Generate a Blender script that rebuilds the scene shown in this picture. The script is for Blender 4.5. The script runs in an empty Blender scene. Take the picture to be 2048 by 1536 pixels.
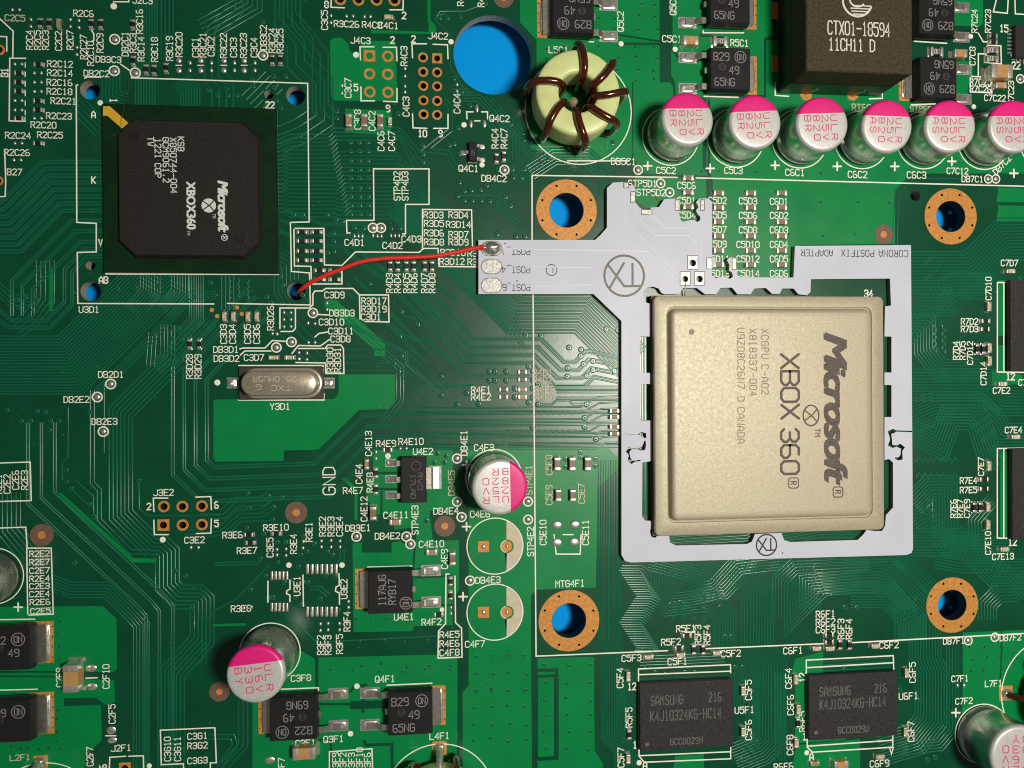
import bpy, bmesh, math, random
from mathutils import Vector, Matrix, noise as mnoise

# ------------------------------------------------------------------ camera
# All layout below is in photo pixels (2048 x 1536) turned into board positions in millimetres:
# the ray through a pixel is cut with the plane at the height of the surface it shows.
scene = bpy.context.scene
col = scene.collection
F, NX, NY, ROLL, PPM = 1547.0, 856.26, 758.67, 0.007544, 13.9
HC = F / PPM                                  # camera height above the board, mm
_d = Vector((NX - 1024, -(NY - 768), -F)).normalized()
_x = Vector((math.cos(ROLL), math.sin(ROLL), 0)); _x = (_x - _x.dot(_d) * _d).normalized()
_z = -_d; _y = _z.cross(_x)
RC = Matrix((_x, _y, _z))                     # camera -> world
cam_data = bpy.data.cameras.new('camera'); cam = bpy.data.objects.new('camera', cam_data); col.objects.link(cam)
cam_data.sensor_fit = 'HORIZONTAL'; cam_data.sensor_width = 36; cam_data.lens = 36 * F / 2048
cam_data.clip_start = 0.004; cam_data.clip_end = 10
cam.matrix_world = Matrix.Translation((0, 0, HC * .001)) @ RC.to_4x4()
scene.camera = cam

# ------------------------------------------------------------------ light
world = bpy.data.worlds.new('World'); scene.world = world; world.use_nodes = True
bg = world.node_tree.nodes['Background']; bg.inputs[0].default_value = (1.0, 0.97, 0.92, 1); bg.inputs[1].default_value = 0.075
ld = bpy.data.lights.new('room_lamp', 'AREA'); ld.shape = 'DISK'; ld.size = 0.045; ld.energy = 0.60; ld.color = (1.0, 0.93, 0.82)
lamp = bpy.data.objects.new('room_lamp', ld); col.objects.link(lamp)
LAMP = Vector((0.098, 0.004, 0.245)); lamp.location = LAMP
lamp.rotation_euler = (Vector((0.012, 0, 0)) - LAMP).to_track_quat('-Z', 'Y').to_euler()
vs = scene.view_settings; vs.view_transform = 'Standard'; vs.look = 'None'; vs.exposure = 0.0; vs.gamma = 1
scene.cycles.max_bounces = 6; scene.cycles.filter_width = 1.05

rnd = random.Random(11)
def W(px, py, z=0.0):
    r = RC @ Vector((px - 1024, -(py - 768), -F)); t = (HC - z) / -r.z
    return (r.x * t, r.y * t)
def S(px, py, z=0.0):                         # mm per pixel here
    a, b = W(px - 5, py, z), W(px + 5, py, z); c, d = W(px, py - 5, z), W(px, py + 5, z)
    return math.sqrt(abs((b[0] - a[0]) * (d[1] - c[1]))) / 10
def RECT(x0, y0, x1, y1, z=0.0):              # -> centre x, y, size x, size y in mm
    c = [W(x0, y0, z), W(x1, y0, z), W(x1, y1, z), W(x0, y1, z)]
    sx = (c[1][0] - c[0][0] + c[2][0] - c[3][0]) / 2; sy = (c[0][1] - c[3][1] + c[1][1] - c[2][1]) / 2
    return (sum(p[0] for p in c) / 4, sum(p[1] for p in c) / 4, sx, sy)

# ------------------------------------------------------------------ materials
def mat(name, rgb, rough=.5, metal=0., spec=.5, var=0., vscale=900., bump=0., bscale=3000., coat=0., rvar=0., tint=None):
    m = bpy.data.materials.new(name); m.use_nodes = True; nt = m.node_tree; b = nt.nodes['Principled BSDF']
    b.inputs['Base Color'].default_value = (*rgb, 1); b.inputs['Roughness'].default_value = rough
    b.inputs['Metallic'].default_value = metal; b.inputs['Specular IOR Level'].default_value = spec
    if coat: b.inputs['Coat Weight'].default_value = coat; b.inputs['Coat Roughness'].default_value = .12
    if var or bump or rvar:
        g = nt.nodes.new('ShaderNodeNewGeometry')
        def nz(sc, det=3):
            n = nt.nodes.new('ShaderNodeTexNoise'); n.inputs['Scale'].default_value = sc; n.inputs['Detail'].default_value = det
            nt.links.new(g.outputs['Position'], n.inputs['Vector']); return n
        if var:
            n = nz(vscale); r = nt.nodes.new('ShaderNodeValToRGB')
            r.color_ramp.elements[0].position = .3; r.color_ramp.elements[1].position = .72
            lo = [c * (1 - var) for c in rgb]; hi = [min(1, c * (1 + var)) for c in rgb] if tint is None else tint
            r.color_ramp.elements[0].color = (*lo, 1); r.color_ramp.elements[1].color = (*hi, 1)
            nt.links.new(n.outputs['Fac'], r.inputs[0]); nt.links.new(r.outputs[0], b.inputs['Base Color'])
        if rvar:
            n = nz(vscale * .37); mr = nt.nodes.new('ShaderNodeMapRange')
            mr.inputs['To Min'].default_value = max(.03, rough - rvar); mr.inputs['To Max'].default_value = min(1, rough + rvar)
            mr.inputs['From Min'].default_value = .3; mr.inputs['From Max'].default_value = .7
            nt.links.new(n.outputs['Fac'], mr.inputs['Value']); nt.links.new(mr.outputs[0], b.inputs['Roughness'])
        if bump:
            n = nz(bscale); bp = nt.nodes.new('ShaderNodeBump'); bp.inputs['Strength'].default_value = bump
            bp.inputs['Distance'].default_value = .00005
            nt.links.new(n.outputs['Fac'], bp.inputs['Height']); nt.links.new(bp.outputs[0], b.inputs['Normal'])
    return m
M = {
 'mask': mat('solder_mask_on_laminate', (.0006, .072, .030), .27, spec=.52, var=.14, vscale=160, bump=.10, bscale=1300, rvar=.05),
 'mask_cu': mat('solder_mask_on_copper', (.0006, .235, .060), .33, spec=.30, var=.08, vscale=220, bump=.08, bscale=1500, rvar=.05),
 'trace': mat('solder_mask_on_trace', (.005, .130, .063), .24, spec=.5, var=.12, vscale=300),
 'fibre': mat('glass_fibre_edge', (.40, .37, .30), .85, var=.35, vscale=4000, bump=.5, bscale=5000),
 'holewall': mat('plated_hole_wall', (.10, .055, .03), .5, metal=.6),
 'dark': mat('hole_dark', (.012, .01, .008), .7),
 'copper': mat('bare_copper_finish', (.60, .245, .045), .50, metal=.12, spec=.3, var=.14, vscale=2200, tint=(.70, .33, .085), bump=.2),
 'fid': mat('bare_laminate', (.17, .095, .062), .6, var=.12, vscale=1500),
 'silk': mat('white_silkscreen', (.95, .92, .80), .6, var=.10, vscale=2500),
 'silkgrey': mat('dim_silkscreen', (.62, .56, .42), .65, var=.08),
 'solder': mat('solder', (.80, .77, .71), .32, metal=.82, var=.2, vscale=2600, bump=.5, bscale=1600),
 'blob': mat('shiny_solder', (.78, .75, .70), .27, metal=.88, var=.12, vscale=1800, bump=.25, bscale=1200),
 'tin': mat('tinned_lead', (.72, .68, .60), .30, metal=.95, var=.15, vscale=1800, bump=.35, bscale=2000),
 'endcap': mat('component_end', (.74, .69, .60), .38, metal=.75, var=.18, vscale=3000),
 'plastic': mat('black_plastic', (.018, .018, .020), .42, spec=.22, var=.2, vscale=4500, bump=.15, bscale=7000),
 'mold': mat('mould_compound', (.020, .019, .016), .55, spec=.2, var=.35, vscale=5500, tint=(.031, .029, .025), bump=.35, bscale=9000),
 'mem': mat('memory_mould', (.024, .022, .023), .5, spec=.22, var=.4, vscale=6500, tint=(.056, .053, .053), bump=.4, bscale=9000),
 'bgasub': mat('package_laminate', (.004, .026, .008), .35, spec=.25, var=.2, vscale=600),
 'ferrite': mat('ferrite_block', (.055, .046, .024), .60, spec=.15, var=.3, vscale=2800, tint=(.082, .070, .042), bump=.5, bscale=6000),
 'ferrite2': mat('ferrite_casing', (.010, .013, .011), .35, var=.2, bump=.2),
 'gold': mat('gold_mark', (.85, .50, .045), .45, metal=.2, var=.08),
 'ihs': mat('satin_nickel_lid', (.435, .388, .277), .42, metal=.16, spec=.34, rvar=.05, var=.07, vscale=5200, tint=(.525, .475, .345), bump=.45, bscale=9000),
 'sub': mat('brown_substrate', (.055, .032, .012), .5, var=.3),
 'white': mat('white_solder_mask', (.605, .635, .745), .40, spec=.25, var=.045, vscale=120, rvar=.08, bump=.06, bscale=900),
 'whitetrace': mat('white_mask_on_trace', (.66, .69, .80), .36, spec=.25),
 'blackprint': mat('black_print', (.03, .03, .035), .6),
 'etch': mat('dark_etched_ring', (.10, .095, .08), .5, metal=.4, var=.5, vscale=6000),
 'pad': mat('tinned_pad', (.40, .40, .385), .42, metal=.6, var=.3, vscale=2200, bump=.35),
 'can': mat('aluminium_can', (.60, .62, .60), .26, metal=1., var=.08, vscale=700, bump=.12, bscale=900),
 'cantop': mat('white_can_top', (.66, .66, .64), .40, metal=.3, var=.08, vscale=2500, bump=.25, bscale=5000),
 'pink': mat('pink_print', (.80, .010, .22), .42, var=.06, vscale=1500),
 'pinkink': mat('pink_ink', (.74, .055, .20), .5),
 'rubber': mat('black_rubber', (.02, .02, .02), .6),
 'core': mat('toroid_coating', (.66, .74, .32), .34, var=.06, vscale=500, bump=.2, bscale=900),
 'wire': mat('enamelled_wire', (.15, .032, .011), .17, metal=.7, coat=.7, var=.2, vscale=300),
 'red': mat('red_insulation', (.78, .030, .018), .36, spec=.5, var=.1, vscale=700),
 'cer': mat('ceramic_tan', (.38, .24, .13), .5, var=.1, vscale=2500),
 'cer2': mat('ceramic_brown', (.22, .15, .10), .5, var=.12, vscale=2500),
 'cer3': mat('ceramic_orange', (.52, .29, .11), .45, var=.1, vscale=1500),
 'cer4': mat('ceramic_pale', (.58, .50, .37), .5, var=.1, vscale=2500),
 'resb': mat('resistor_black', (.013, .012, .012), .38),
 'grey': mat('laser_mark', (.27, .26, .25), .6, var=.12, vscale=6000),
 'grey2': mat('laser_mark_faint', (.135, .125, .115), .65, var=.3, vscale=6000),
 'greyf': mat('mould_mark', (.045, .044, .046), .6),
 'wprint': mat('white_chip_print', (.74, .74, .72), .6, var=.06, vscale=4000),
 'tprint': mat('white_block_print', (.74, .72, .66), .6, var=.08, vscale=4000),
 'ihsprint': mat('dark_laser_print', (.085, .060, .050), .6, var=.5, vscale=5000, tint=(.15, .115, .095)),
 'ihsprint2': mat('grey_laser_print', (.27, .22, .16), .55, var=.2, vscale=5000),
 'crystal': mat('crystal_can', (.50, .44, .35), .34, metal=.55, var=.12, vscale=2600, bump=.3, bscale=4000),
 'crystalbase': mat('crystal_base', (.045, .038, .032), .5, var=.2),
 'blue': mat('blue_mat', (.0, .345, .93), .6, spec=.08, var=.05, vscale=120),
 'hair': mat('hair', (.12, .10, .07), .4),
 'flux': mat('flux_edge', (.30, .24, .12), .5, var=.4, vscale=3000),
}

# ------------------------------------------------------------------ mesh helpers (all in mm)
def link(name, verts, faces, m, parent=None, loc=None, smooth=False, mids=None):
    me = bpy.data.meshes.new(name)
    me.from_pydata([(v[0] * .001, v[1] * .001, v[2] * .001) for v in verts], [], faces)
    for x in (m if isinstance(m, (list, tuple)) else [m]): me.materials.append(M[x])
    if mids: me.polygons.foreach_set('material_index', mids)
    if smooth: me.polygons.foreach_set('use_smooth', [True] * len(faces))
    me.validate(); me.update()
    return put(name, me, parent, loc)
def put(name, me, parent=None, loc=None, rz=0):
    o = bpy.data.objects.new(name, me); col.objects.link(o)
    if parent: o.parent = parent
    if loc: o.location = (loc[0] * .001, loc[1] * .001, loc[2] * .001)
    if rz: o.rotation_euler = (0, 0, rz)
    return o
def thing(name, label, cat, loc=(0, 0, 0), rz=0, group=None):
    o = bpy.data.objects.new(name, None); col.objects.link(o); o.empty_display_size = .001
    o.location = (loc[0] * .001, loc[1] * .001, loc[2] * .001); o.rotation_euler = (0, 0, rz)
    o['label'] = label; o['category'] = cat
    if group: o['group'] = group
    return o
class MB:
    def __init__(s): s.v = []; s.f = []
    def add(s, v, f):
        n = len(s.v); s.v += v; s.f += [tuple(i + n for i in q) for q in f]; return s
    def bm(s, bm):
        bm.verts.index_update(); s.add([tuple(v.co) for v in bm.verts], [tuple(v.index for v in f.verts) for f in bm.faces]); bm.free(); return s
    def box(s, cx, cy, z0, sx, sy, z1, bev=0, seg=1, taper=0.):
        b = bmesh.new(); bmesh.ops.create_cube(b, size=1)
        for v in b.verts:
            k = 1 - taper if v.co.z > 0 else 1
            v.co = Vector((v.co.x * sx * k, v.co.y * sy * (1 - taper * sx / sy if v.co.z > 0 else 1), (v.co.z + .5) * (z1 - z0)))
        if bev: bmesh.ops.bevel(b, geom=b.edges[:], offset=bev, segments=seg, affect='EDGES', profile=.6)
        for v in b.verts: v.co += Vector((cx, cy, z0))
        return s.bm(b)
    def lathe(s, prof, cx=0, cy=0, n=32, sx=1., sy=1.):
        v = []; f = []
        for r, z in prof:
            for i in range(n):
                a = 2 * math.pi * i / n; v.append((cx + r * sx * math.cos(a), cy + r * sy * math.sin(a), z))
        for k in range(len(prof) - 1):
            for i in range(n):
                j = (i + 1) % n; f.append((k * n + i, k * n + j, k * n + n + j, k * n + n + i))
        f.append(tuple((len(prof) - 1) * n + i for i in range(n))); f.append(tuple(reversed(range(n))))
        return s.add(v, f)
    def ring(s, cx, cy, r0, r1, z, h=0., n=28):
        v = []; f = []
        for r, zz in ((r1, z - h), (r1, z), (r0, z), (r0, z - h)):
            for i in range(n):
                a = 2 * math.pi * i / n; v.append((cx + r * math.cos(a), cy + r * math.sin(a), zz))
        for k in ((0, 1, 2) if h else (1,)):
            for i in range(n):
                j = (i + 1) % n; f.append((k * n + i, k * n + j, k * n + n + j, k * n + n + i))
        return s.add(v, f)
    def disc(s, cx, cy, r, z, n=20, ry=None):
        return s.add([(cx + r * math.cos(6.28318 * i / n), cy + (ry or r) * math.sin(6.28318 * i / n), z) for i in range(n)], [tuple(range(n))])
    def tube(s, path, r, n=10, closed=False):
        P = [Vector(p) for p in path]; m = len(P); v = []; f = []; up = None
        for i, p in enumerate(P):
            t = (P[(i + 1) % m] - P[i - 1]) if closed or 0 < i < m - 1 else (P[1] - P[0] if i == 0 else P[-1] - P[-2])
            t.normalize()
            if up is None: up = t.orthogonal()
            up = (up - up.dot(t) * t).normalized(); w = t.cross(up)
            rr = r[i] if isinstance(r, (list, tuple)) else r
            for k in range(n):
                a = 2 * math.pi * k / n; v.append(tuple(p + rr * (math.cos(a) * up + math.sin(a) * w)))
        for i in range(m if closed else m - 1):
            j = (i + 1) % m
            if closed and j == 0:
                # match the seam of the closed tube
                a0 = [Vector(v[i * n + k]) for k in range(n)]; b0 = [Vector(v[k]) for k in range(n)]
                sh = min(range(n), key=lambda q: sum((a0[k] - b0[(k + q) % n]).length for k in range(n)))
            else: sh = 0
            for k in range(n):
                k2 = (k + 1) % n; f.append((i * n + k, i * n + k2, j * n + (k2 + sh) % n, j * n + (k + sh) % n))
        if not closed: f.append(tuple(reversed(range(n)))); f.append(tuple((m - 1) * n + k for k in range(n)))
        return s.add(v, f)
    def loft(s, rings, n=6):                  # rings of rounded rectangles: (z, half x, half y, corner radius)
        v = []; f = []; L = 4 * (n + 1)
        for z, hx, hy, r in rings:
            for q, (sx, sy) in enumerate(((1, 1), (-1, 1), (-1, -1), (1, -1))):
                for k in range(n + 1):
                    a = math.pi / 2 * (q + k / n); v.append((sx * (hx - r) + r * math.cos(a), sy * (hy - r) + r * math.sin(a), z))
        for i in range(len(rings) - 1):
            for k in range(L):
                k2 = (k + 1) % L; f.append((i * L + k, i * L + k2, i * L + L + k2, i * L + L + k))
        f.append(tuple((len(rings) - 1) * L + k for k in range(L))); f.append(tuple(reversed(range(L))))
        return s.add(v, f)
    def stroke(s, pts, w, z, closed=False, caps=True, h=0., slope=0.):
        """a flat ribbon (h = 0) or a raised trace with sloped sides along pts in the plane"""
        P = [Vector((p[0], p[1])) for p in pts]; Q = [P[0]]
        for p in P[1:]:
            if (p - Q[-1]).length > 1e-5: Q.append(p)
        if closed and (Q[0] - Q[-1]).length < 1e-5: Q.pop()
        P = Q; m = len(P)
        if m < 2: return s
        a_ = w / 2 + slope; offs = ((-w / 2, z), (w / 2, z)) if not h else ((-a_, z), (-a_ * .8, z + h * .55), (-a_ * .48, z + h * .9), (0, z + h), (a_ * .48, z + h * .9), (a_ * .8, z + h * .55), (a_, z))
        k = len(offs); v = []; f = []
        for i in range(m):
            a = (P[i] - P[i - 1]).normalized() if (i or closed) else None
            b = (P[(i + 1) % m] - P[i]).normalized() if (i < m - 1 or closed) else None
            if a is None: a = b
            if b is None: b = a
            n1 = Vector((-a.y, a.x)); n2 = Vector((-b.y, b.x)); nn = n1 + n2
            if nn.length < .3: nn = n1.copy()
            nn.normalize(); sc = min(1 / max(nn.dot(n1), .35), 2.2)
            for o, zz in offs:
                q = P[i] + nn * (o * sc); v.append((q.x, q.y, zz))
        for i in range(m if closed else m - 1):
            j = (i + 1) % m
            for c in range(k - 1): f.append((i * k + c, j * k + c, j * k + c + 1, i * k + c + 1)[::-1])
        s.add(v, f)
        if caps and not closed and not h:
            for e, o in ((P[0], P[1]), (P[-1], P[-2])):
                d = (e - o).normalized(); nv = Vector((-d.y, d.x))
                pts2 = [e + (nv * math.cos(t) + d * math.sin(t)) * (w / 2) for t in [math.pi * q / 5 for q in range(6)]]
                s.add([(p.x, p.y, z) for p in pts2], [tuple(range(6))[::-1]])
        return s
    def build(s, name, m, parent=None, loc=None, smooth=False):
        return link(name, s.v, s.f, m, parent, loc, smooth)
    def mesh(s, name, m, smooth=False):
        o = s.build(name, m, None, None, smooth); me = o.data; bpy.data.objects.remove(o); return me
def smooth_sharp(o, ang=35):
    me = o.data; me.polygons.foreach_set('use_smooth', [True] * len(me.polygons)); me.set_sharp_from_angle(angle=math.radians(ang)); return o
def area2(l): return sum(l[i - 1][0] * l[i][1] - l[i][0] * l[i - 1][1] for i in range(len(l)))
def circ(cx, cy, r, n=20): return [(cx + r * math.cos(6.2831853 * i / n), cy + r * math.sin(6.2831853 * i / n)) for i in range(n)]
def pcirc(px, py, r, n=20, z=0):
    c = W(px, py, z); return circ(c[0], c[1], r * S(px, py, z), n)
def plate(name, outer, holes, z0, z1, mats, parent=None, hmid=None, bottom=True):
    """flat plate with real holes; mats[0] top, mats[1] outer edge, hole walls mats[hmid[i]]"""
    loops = [outer if area2(outer) > 0 else outer[::-1]] + [h if area2(h) < 0 else h[::-1] for h in holes]
    b = bmesh.new(); V = []; start = []
    for l in loops:
        start.append(len(V)); vs_ = [b.verts.new((p[0], p[1], 0)) for p in l]; V += vs_
        for i in range(len(vs_)): b.edges.new((vs_[i - 1], vs_[i]))
    b.verts.index_update()
    bmesh.ops.triangle_fill(b, use_beauty=True, use_dissolve=False, edges=b.edges[:])
    b.verts.index_update(); tris = []
    for f in b.faces:
        t = [v.index for v in f.verts]; c = [V[i].co for i in t]
        if (c[1] - c[0]).cross(c[2] - c[0]).z < 0: t.reverse()
        tris.append(tuple(t))
    n = len(V); verts = [(v.co.x, v.co.y, z1) for v in V] + [(v.co.x, v.co.y, z0) for v in V]; b.free()
    faces = list(tris); mid = [0] * len(tris)
    if bottom: faces += [tuple(i + n for i in reversed(t)) for t in tris]; mid += [0] * len(tris)
    for li, l in enumerate(loops):
        s0 = start[li]; k = len(l)
        for i in range(k):
            a, c = s0 + i, s0 + (i + 1) % k; faces.append((a, a + n, c + n, c)); mid.append(1 if li == 0 else (hmid[li - 1] if hmid else 1))
    return link(name, verts, faces, mats, parent, mids=mid)

# ------------------------------------------------------------------ lettering: a stroke font like the board's own printing
G = {k: [[(int(p[0]), int(p[1])) for p in st.split()] for st in v.split('|')] for k, v in {
 '0': '10 01 05 16 36 45 41 30 10', '1': '15 26 20|10 30', '2': '05 16 36 45 44 00 40', '3': '05 16 36 45 44 33 13|33 42 41 30 10 01',
 '4': '30 36 02 42', '5': '46 06 04 34 43 41 30 10 01', '6': '36 16 05 01 10 30 41 42 33 03', '7': '06 46 10',
 '8': '13 04 05 16 36 45 44 33 13 02 01 10 30 41 42 33', '9': '10 30 41 45 36 16 05 04 13 43', 'A': '00 04 26 44 40|02 42',
 'B': '00 06 36 45 44 33 03|33 42 41 30 00', 'C': '45 36 16 05 01 10 30 41', 'D': '00 06 26 45 41 20 00', 'E': '46 06 00 40|03 33',
 'F': '46 06 00|03 33', 'G': '45 36 16 05 01 10 30 41 43 23', 'H': '00 06|46 40|03 43', 'I': '16 36|26 20|10 30', 'J': '46 41 30 10 01',
 'K': '00 06|46 02|13 40', 'L': '06 00 40', 'M': '00 06 23 46 40', 'N': '00 06 40 46', 'O': '10 01 05 16 36 45 41 30 10',
 'P': '00 06 36 45 44 33 03', 'Q': '10 01 05 16 36 45 41 30 10|22 40', 'R': '00 06 36 45 44 33 03|23 40',
 'S': '45 36 16 05 04 13 33 42 41 30 10 01', 'T': '06 46|26 20', 'U': '06 01 10 30 41 46', 'V': '06 20 46', 'W': '06 10 23 30 46',
 'X': '00 46|06 40', 'Y': '06 23 46|23 20', 'Z': '06 46 00 40', '-': '03 43', '+': '03 43|21 25', '_': '00 40', '.': '20 21', '/': '00 46'}.items()}
def letters(mb, s, px, py, rot=0, h=13.5, pitch=10.6, w=None, sw=2.3, z=.075, center=None, scale=None):
    """text centred on a pixel; rot in degrees counter-clockwise as seen; sizes in photo pixels"""
    if center is None: cx, cy = W(px, py, z); k = S(px, py, z)
    else: cx, cy = center; k = scale or 1.
    w = w or pitch * .74; a = math.radians(rot); ca, sa = math.cos(a), math.sin(a); n = len(s); zi = 0
    x0 = -((n - 1) * pitch + w) / 2
    for i, ch in enumerate(s):
        for st in G.get(ch, []):
            pts = []
            for gx, gy in st:
                x = x0 + i * pitch + gx / 4 * w; y = (gy / 6 - .5) * h
                pts.append((cx + (x * ca - y * sa) * k, cy + (x * sa + y * ca) * k))
            cl = len(pts) > 3 and pts[0] == pts[-1]
            mb.stroke(pts, sw * k, z + .0012 * (zi % 5), closed=cl); zi += 1
    return mb
def fonttext(s, bw, bh, rot=0, shear=0., offset=0., z=0., cx=0., cy=0., space=1.):
    """built-in typeface fitted to a box of bw x bh mm, flat"""
    cu = bpy.data.curves.new('t', 'FONT'); cu.body = s; cu.shear = shear; cu.offset = offset; cu.space_character = space; cu.resolution_u = 4
    o = bpy.data.objects.new('t', cu); col.objects.link(o)
    dg = bpy.context.evaluated_depsgraph_get(); me = o.evaluated_get(dg).to_mesh()
    v = [tuple(q.co) for q in me.vertices]; f = [tuple(p.vertices) for p in me.polygons]
    o.evaluated_get(dg).to_mesh_clear(); bpy.data.objects.remove(o); bpy.data.curves.remove(cu)
    x0, x1 = min(p[0] for p in v), max(p[0] for p in v); y0, y1 = min(p[1] for p in v), max(p[1] for p in v)
    a = math.radians(rot); ca, sa = math.cos(a), math.sin(a); out = []
    for p in v:
        x = ((p[0] - x0) / (x1 - x0) - .5) * bw; y = ((p[1] - y0) / (y1 - y0) - .5) * bh
        out.append((cx + x * ca - y * sa, cy + x * sa + y * ca, z))
    return MB().add(out, f)
def P(pts, z=0.): return [W(x, y, z) for x, y in pts]

# ================================================================== the surface below and the board
t = MB().box(0, -5, -14.8, 420, 340, -4.8); o = t.build('table_top', 'blue'); o['kind'] = 'structure'; o['label'] = 'plain blue surface seen through the holes of the board'
board = thing('circuit_board', 'green printed circuit board with fine traces and white lettering', 'circuit board')

MOUNT = [(1133, 420.5, 61, 34), (1901, 433, 54, 29.5), (1138, 1241, 61, 34), (1904, 1210, 53.5, 29)]
HDR = []                                     # x, y, ring radius, hole radius, square
for x, y, q in ((739, 112, 1), (775.6, 113, 0), (739, 148, 0), (775.6, 149, 0), (739.6, 184, 0), (776, 185, 0)): HDR.append((x, y, 11.5, 6.6, q))
for x, y in ((680.6, -1), (717, 0), (753, 0), (789, 1)): HDR.append((x, y, 11.8, 7, 0))
for i, (a, b) in enumerate(((115, 117), (144, 145), (172, 173), (201, 202), (229, 230))):
    HDR.append((846 + i * .3, a, 10, 5.8, 0)); HDR.append((874.3, b, 10, 5.8, i == 0))
for x, y, q in ((328, 1013, 0), (365, 1013, 0), (404, 1012, 0), (327, 1050, 1), (365.6, 1050, 0), (404, 1049, 0)): HDR.append((x, y, 11.7, 7, q))
HDR += [(250, 1536, 11.5, 6.5, 1), (-1, 100, 11, 6.5, 0), (-3, 362, 10, 6, 0)]
holes = []; hm = []
def hole(px, py, r, m, n=20): holes.append(pcirc(px, py, r, n)); hm.append(m)
hole(986, 110, 79, 2, 56)
for x, y, r in ((180, 180, 19.5), (591.5, 191, 19), (181.5, 583, 20), (592.5, 582.5, 18.5)): hole(x, y, r, 2, 32)
for x, y, r in ((538, 189, 9.5), (181, 531, 9.5), (1831, 391, 10.5)): hole(x, y, r, 2, 20)
for x, y, R, r in MOUNT:
    hole(x, y, r, 4, 40)
    for k in range(8):
        a = math.radians(22.5 + 45 * k); hole(x + R * .86 * math.cos(a), y + R * .86 * math.sin(a), 2.3, 4, 8)
for x, y, R, r, q in HDR: hole(x, y, r, 3, 16)
outer = P([(-330, -300), (2420, -300), (2420, 1850), (-330, 1850)])
plate('substrate', outer, holes, -1.7, 0, ['mask', 'fibre', 'fibre', 'holewall', 'dark'], board, hm)

# ---- copper areas under the solder mask
zc = [.030]
def pour(pts, m='mask_cu', name='copper_area', dz=None):
    zc[0] += .0002; z = zc[0] if dz is None else dz
    q = P(pts); k = .25 if m == 'mask_cu' else .1
    mb = plate(name, q, [], 0.002, z, [m, m], board, bottom=False); return mb
pour([(430, 799), (668, 798), (677, 788), (677, 749), (790, 749), (790, 805), (778, 818), (718, 820), (637, 899), (568, 901), (567, 922), (432, 923), (427, 917), (427, 803)])
pour([(649, 600), (672, 600), (770, 686), (770, 713), (748, 714), (748, 697), (649, 613)])
pour([(660, 82), (666, 76), (684, 76), (697, 88), (699, 100), (706, 108), (720, 103), (722, 82), (791, 82), (795, 203), (670, 201), (662, 193)])
pour([(690, 217), (783, 221), (781, 270), (690, 266)])
pour([(742, 59), (857, 64), (857, 40), (869, 52), (869, 68), (742, 67)])
pour([(855, -40), (861, -40), (861, 40), (872, 52), (872, 66), (867, 66), (867, 54), (855, 42)])
pour([(1040, -300), (1233, -300), (1319, -300), (1319, 165), (1340, 165), (1346, 175), (1352, 330), (1420, 340), (1420, 352), (1275, 346), (1272, 322), (1135, 322), (1062, 297), (1060, 240), (1073, 200), (1073, 80), (1040, 45)])
pour([(1342, -300), (1545, -300), (1545, 70), (1528, 78), (1528, 190), (1415, 190), (1415, 347), (1358, 340), (1350, 165), (1342, 150)])
pour([(1532, 80), (1800, 80), (1800, 190), (1840, 205), (1900, 230), (2420, 240), (2420, 347), (1820, 347), (1790, 380), (1790, 488), (1600, 490), (1590, 556), (1425, 556), (1425, 360), (1420, 352), (1420, 195), (1532, 195)])
pour([(1555, -300), (1800, -300), (1800, 76), (1555, 76)])
pour([(1908, -300), (1966, -300), (1966, 48), (1956, 55), (1900, 55)])
pour([(1908, 122), (1946, 122), (1946, 160), (1935, 172), (1935, 205), (1908, 205)])
pour([(1270, 352), (1412, 358), (1415, 480), (1330, 480), (1300, 420), (1270, 400)])
for y0, y1 in ((375, 404), (411, 443)): pour([(1996, y0), (2140, y0 + 2), (2140, y1 + 2), (1993, y1)])
pour([(933, 896), (1215, 893), (1230, 910), (1246, 916), (1246, 930), (1195, 975), (1192, 1175), (1075, 1179), (1062, 1190), (1062, 1300), (1064, 1536), (1070, 1850), (927, 1850), (925, 1385), (937, 1370), (937, 1010), (932, 990)])
pour([(1075, 1316), (1188, 1314), (1189, 1500), (1205, 1525), (1205, 1850), (1075, 1850), (1075, 1520), (1117, 1520), (1117, 1348), (1075, 1350)])
pour([(1076, 1356), (1108, 1354), (1108, 1512), (1076, 1514)])
pour([(745, 898), (905, 896), (905, 945), (925, 950), (925, 1015), (860, 1022), (858, 1050), (788, 1060), (788, 1030), (741, 1028), (741, 1006), (733, 1000), (733, 960), (747, 955)])
pour([(705, 1085), (724, 1085), (724, 1105), (783, 1105), (783, 1085), (800, 1082), (826, 1100), (830, 1060), (860, 1035), (866, 1082), (918, 1080), (918, 1180), (905, 1200), (905, 1250), (828, 1252), (825, 1262), (707, 1264)])
pour([(637, 1315), (915, 1308), (915, 1365), (912, 1850), (505, 1850), (505, 1390), (560, 1345), (600, 1300), (630, 1318), (631, 1400), (637, 1400)])
pour([(-330, 1216), (205, 1212), (233, 1237), (234, 1338), (228, 1342), (230, 1405), (212, 1410), (192, 1395), (128, 1396), (128, 1412), (202, 1410), (204, 1480), (172, 1510), (168, 1545), (60, 1850), (-330, 1850)])
pour([(1925, 1265), (2420, 1243), (2420, 1850), (2010, 1850), (1990, 1545), (1920, 1500), (1925, 1372)])
pour([(1590, 1318), (1646, 1302), (1646, 1350), (1690, 1352), (1690, 1480), (1590, 1486), (1590, 1372), (1580, 1360)])
pour([(1592, 1490), (1720, 1478), (1720, 1560), (1580, 1560)])
pour([(1350, 1512), (1408, 1508), (1408, 1570), (1340, 1570)])
pour([(1995, 690), (2022, 690), (2022, 745), (2045, 750), (2045, 770), (1983, 770), (1983, 742), (1995, 742)])
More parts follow.
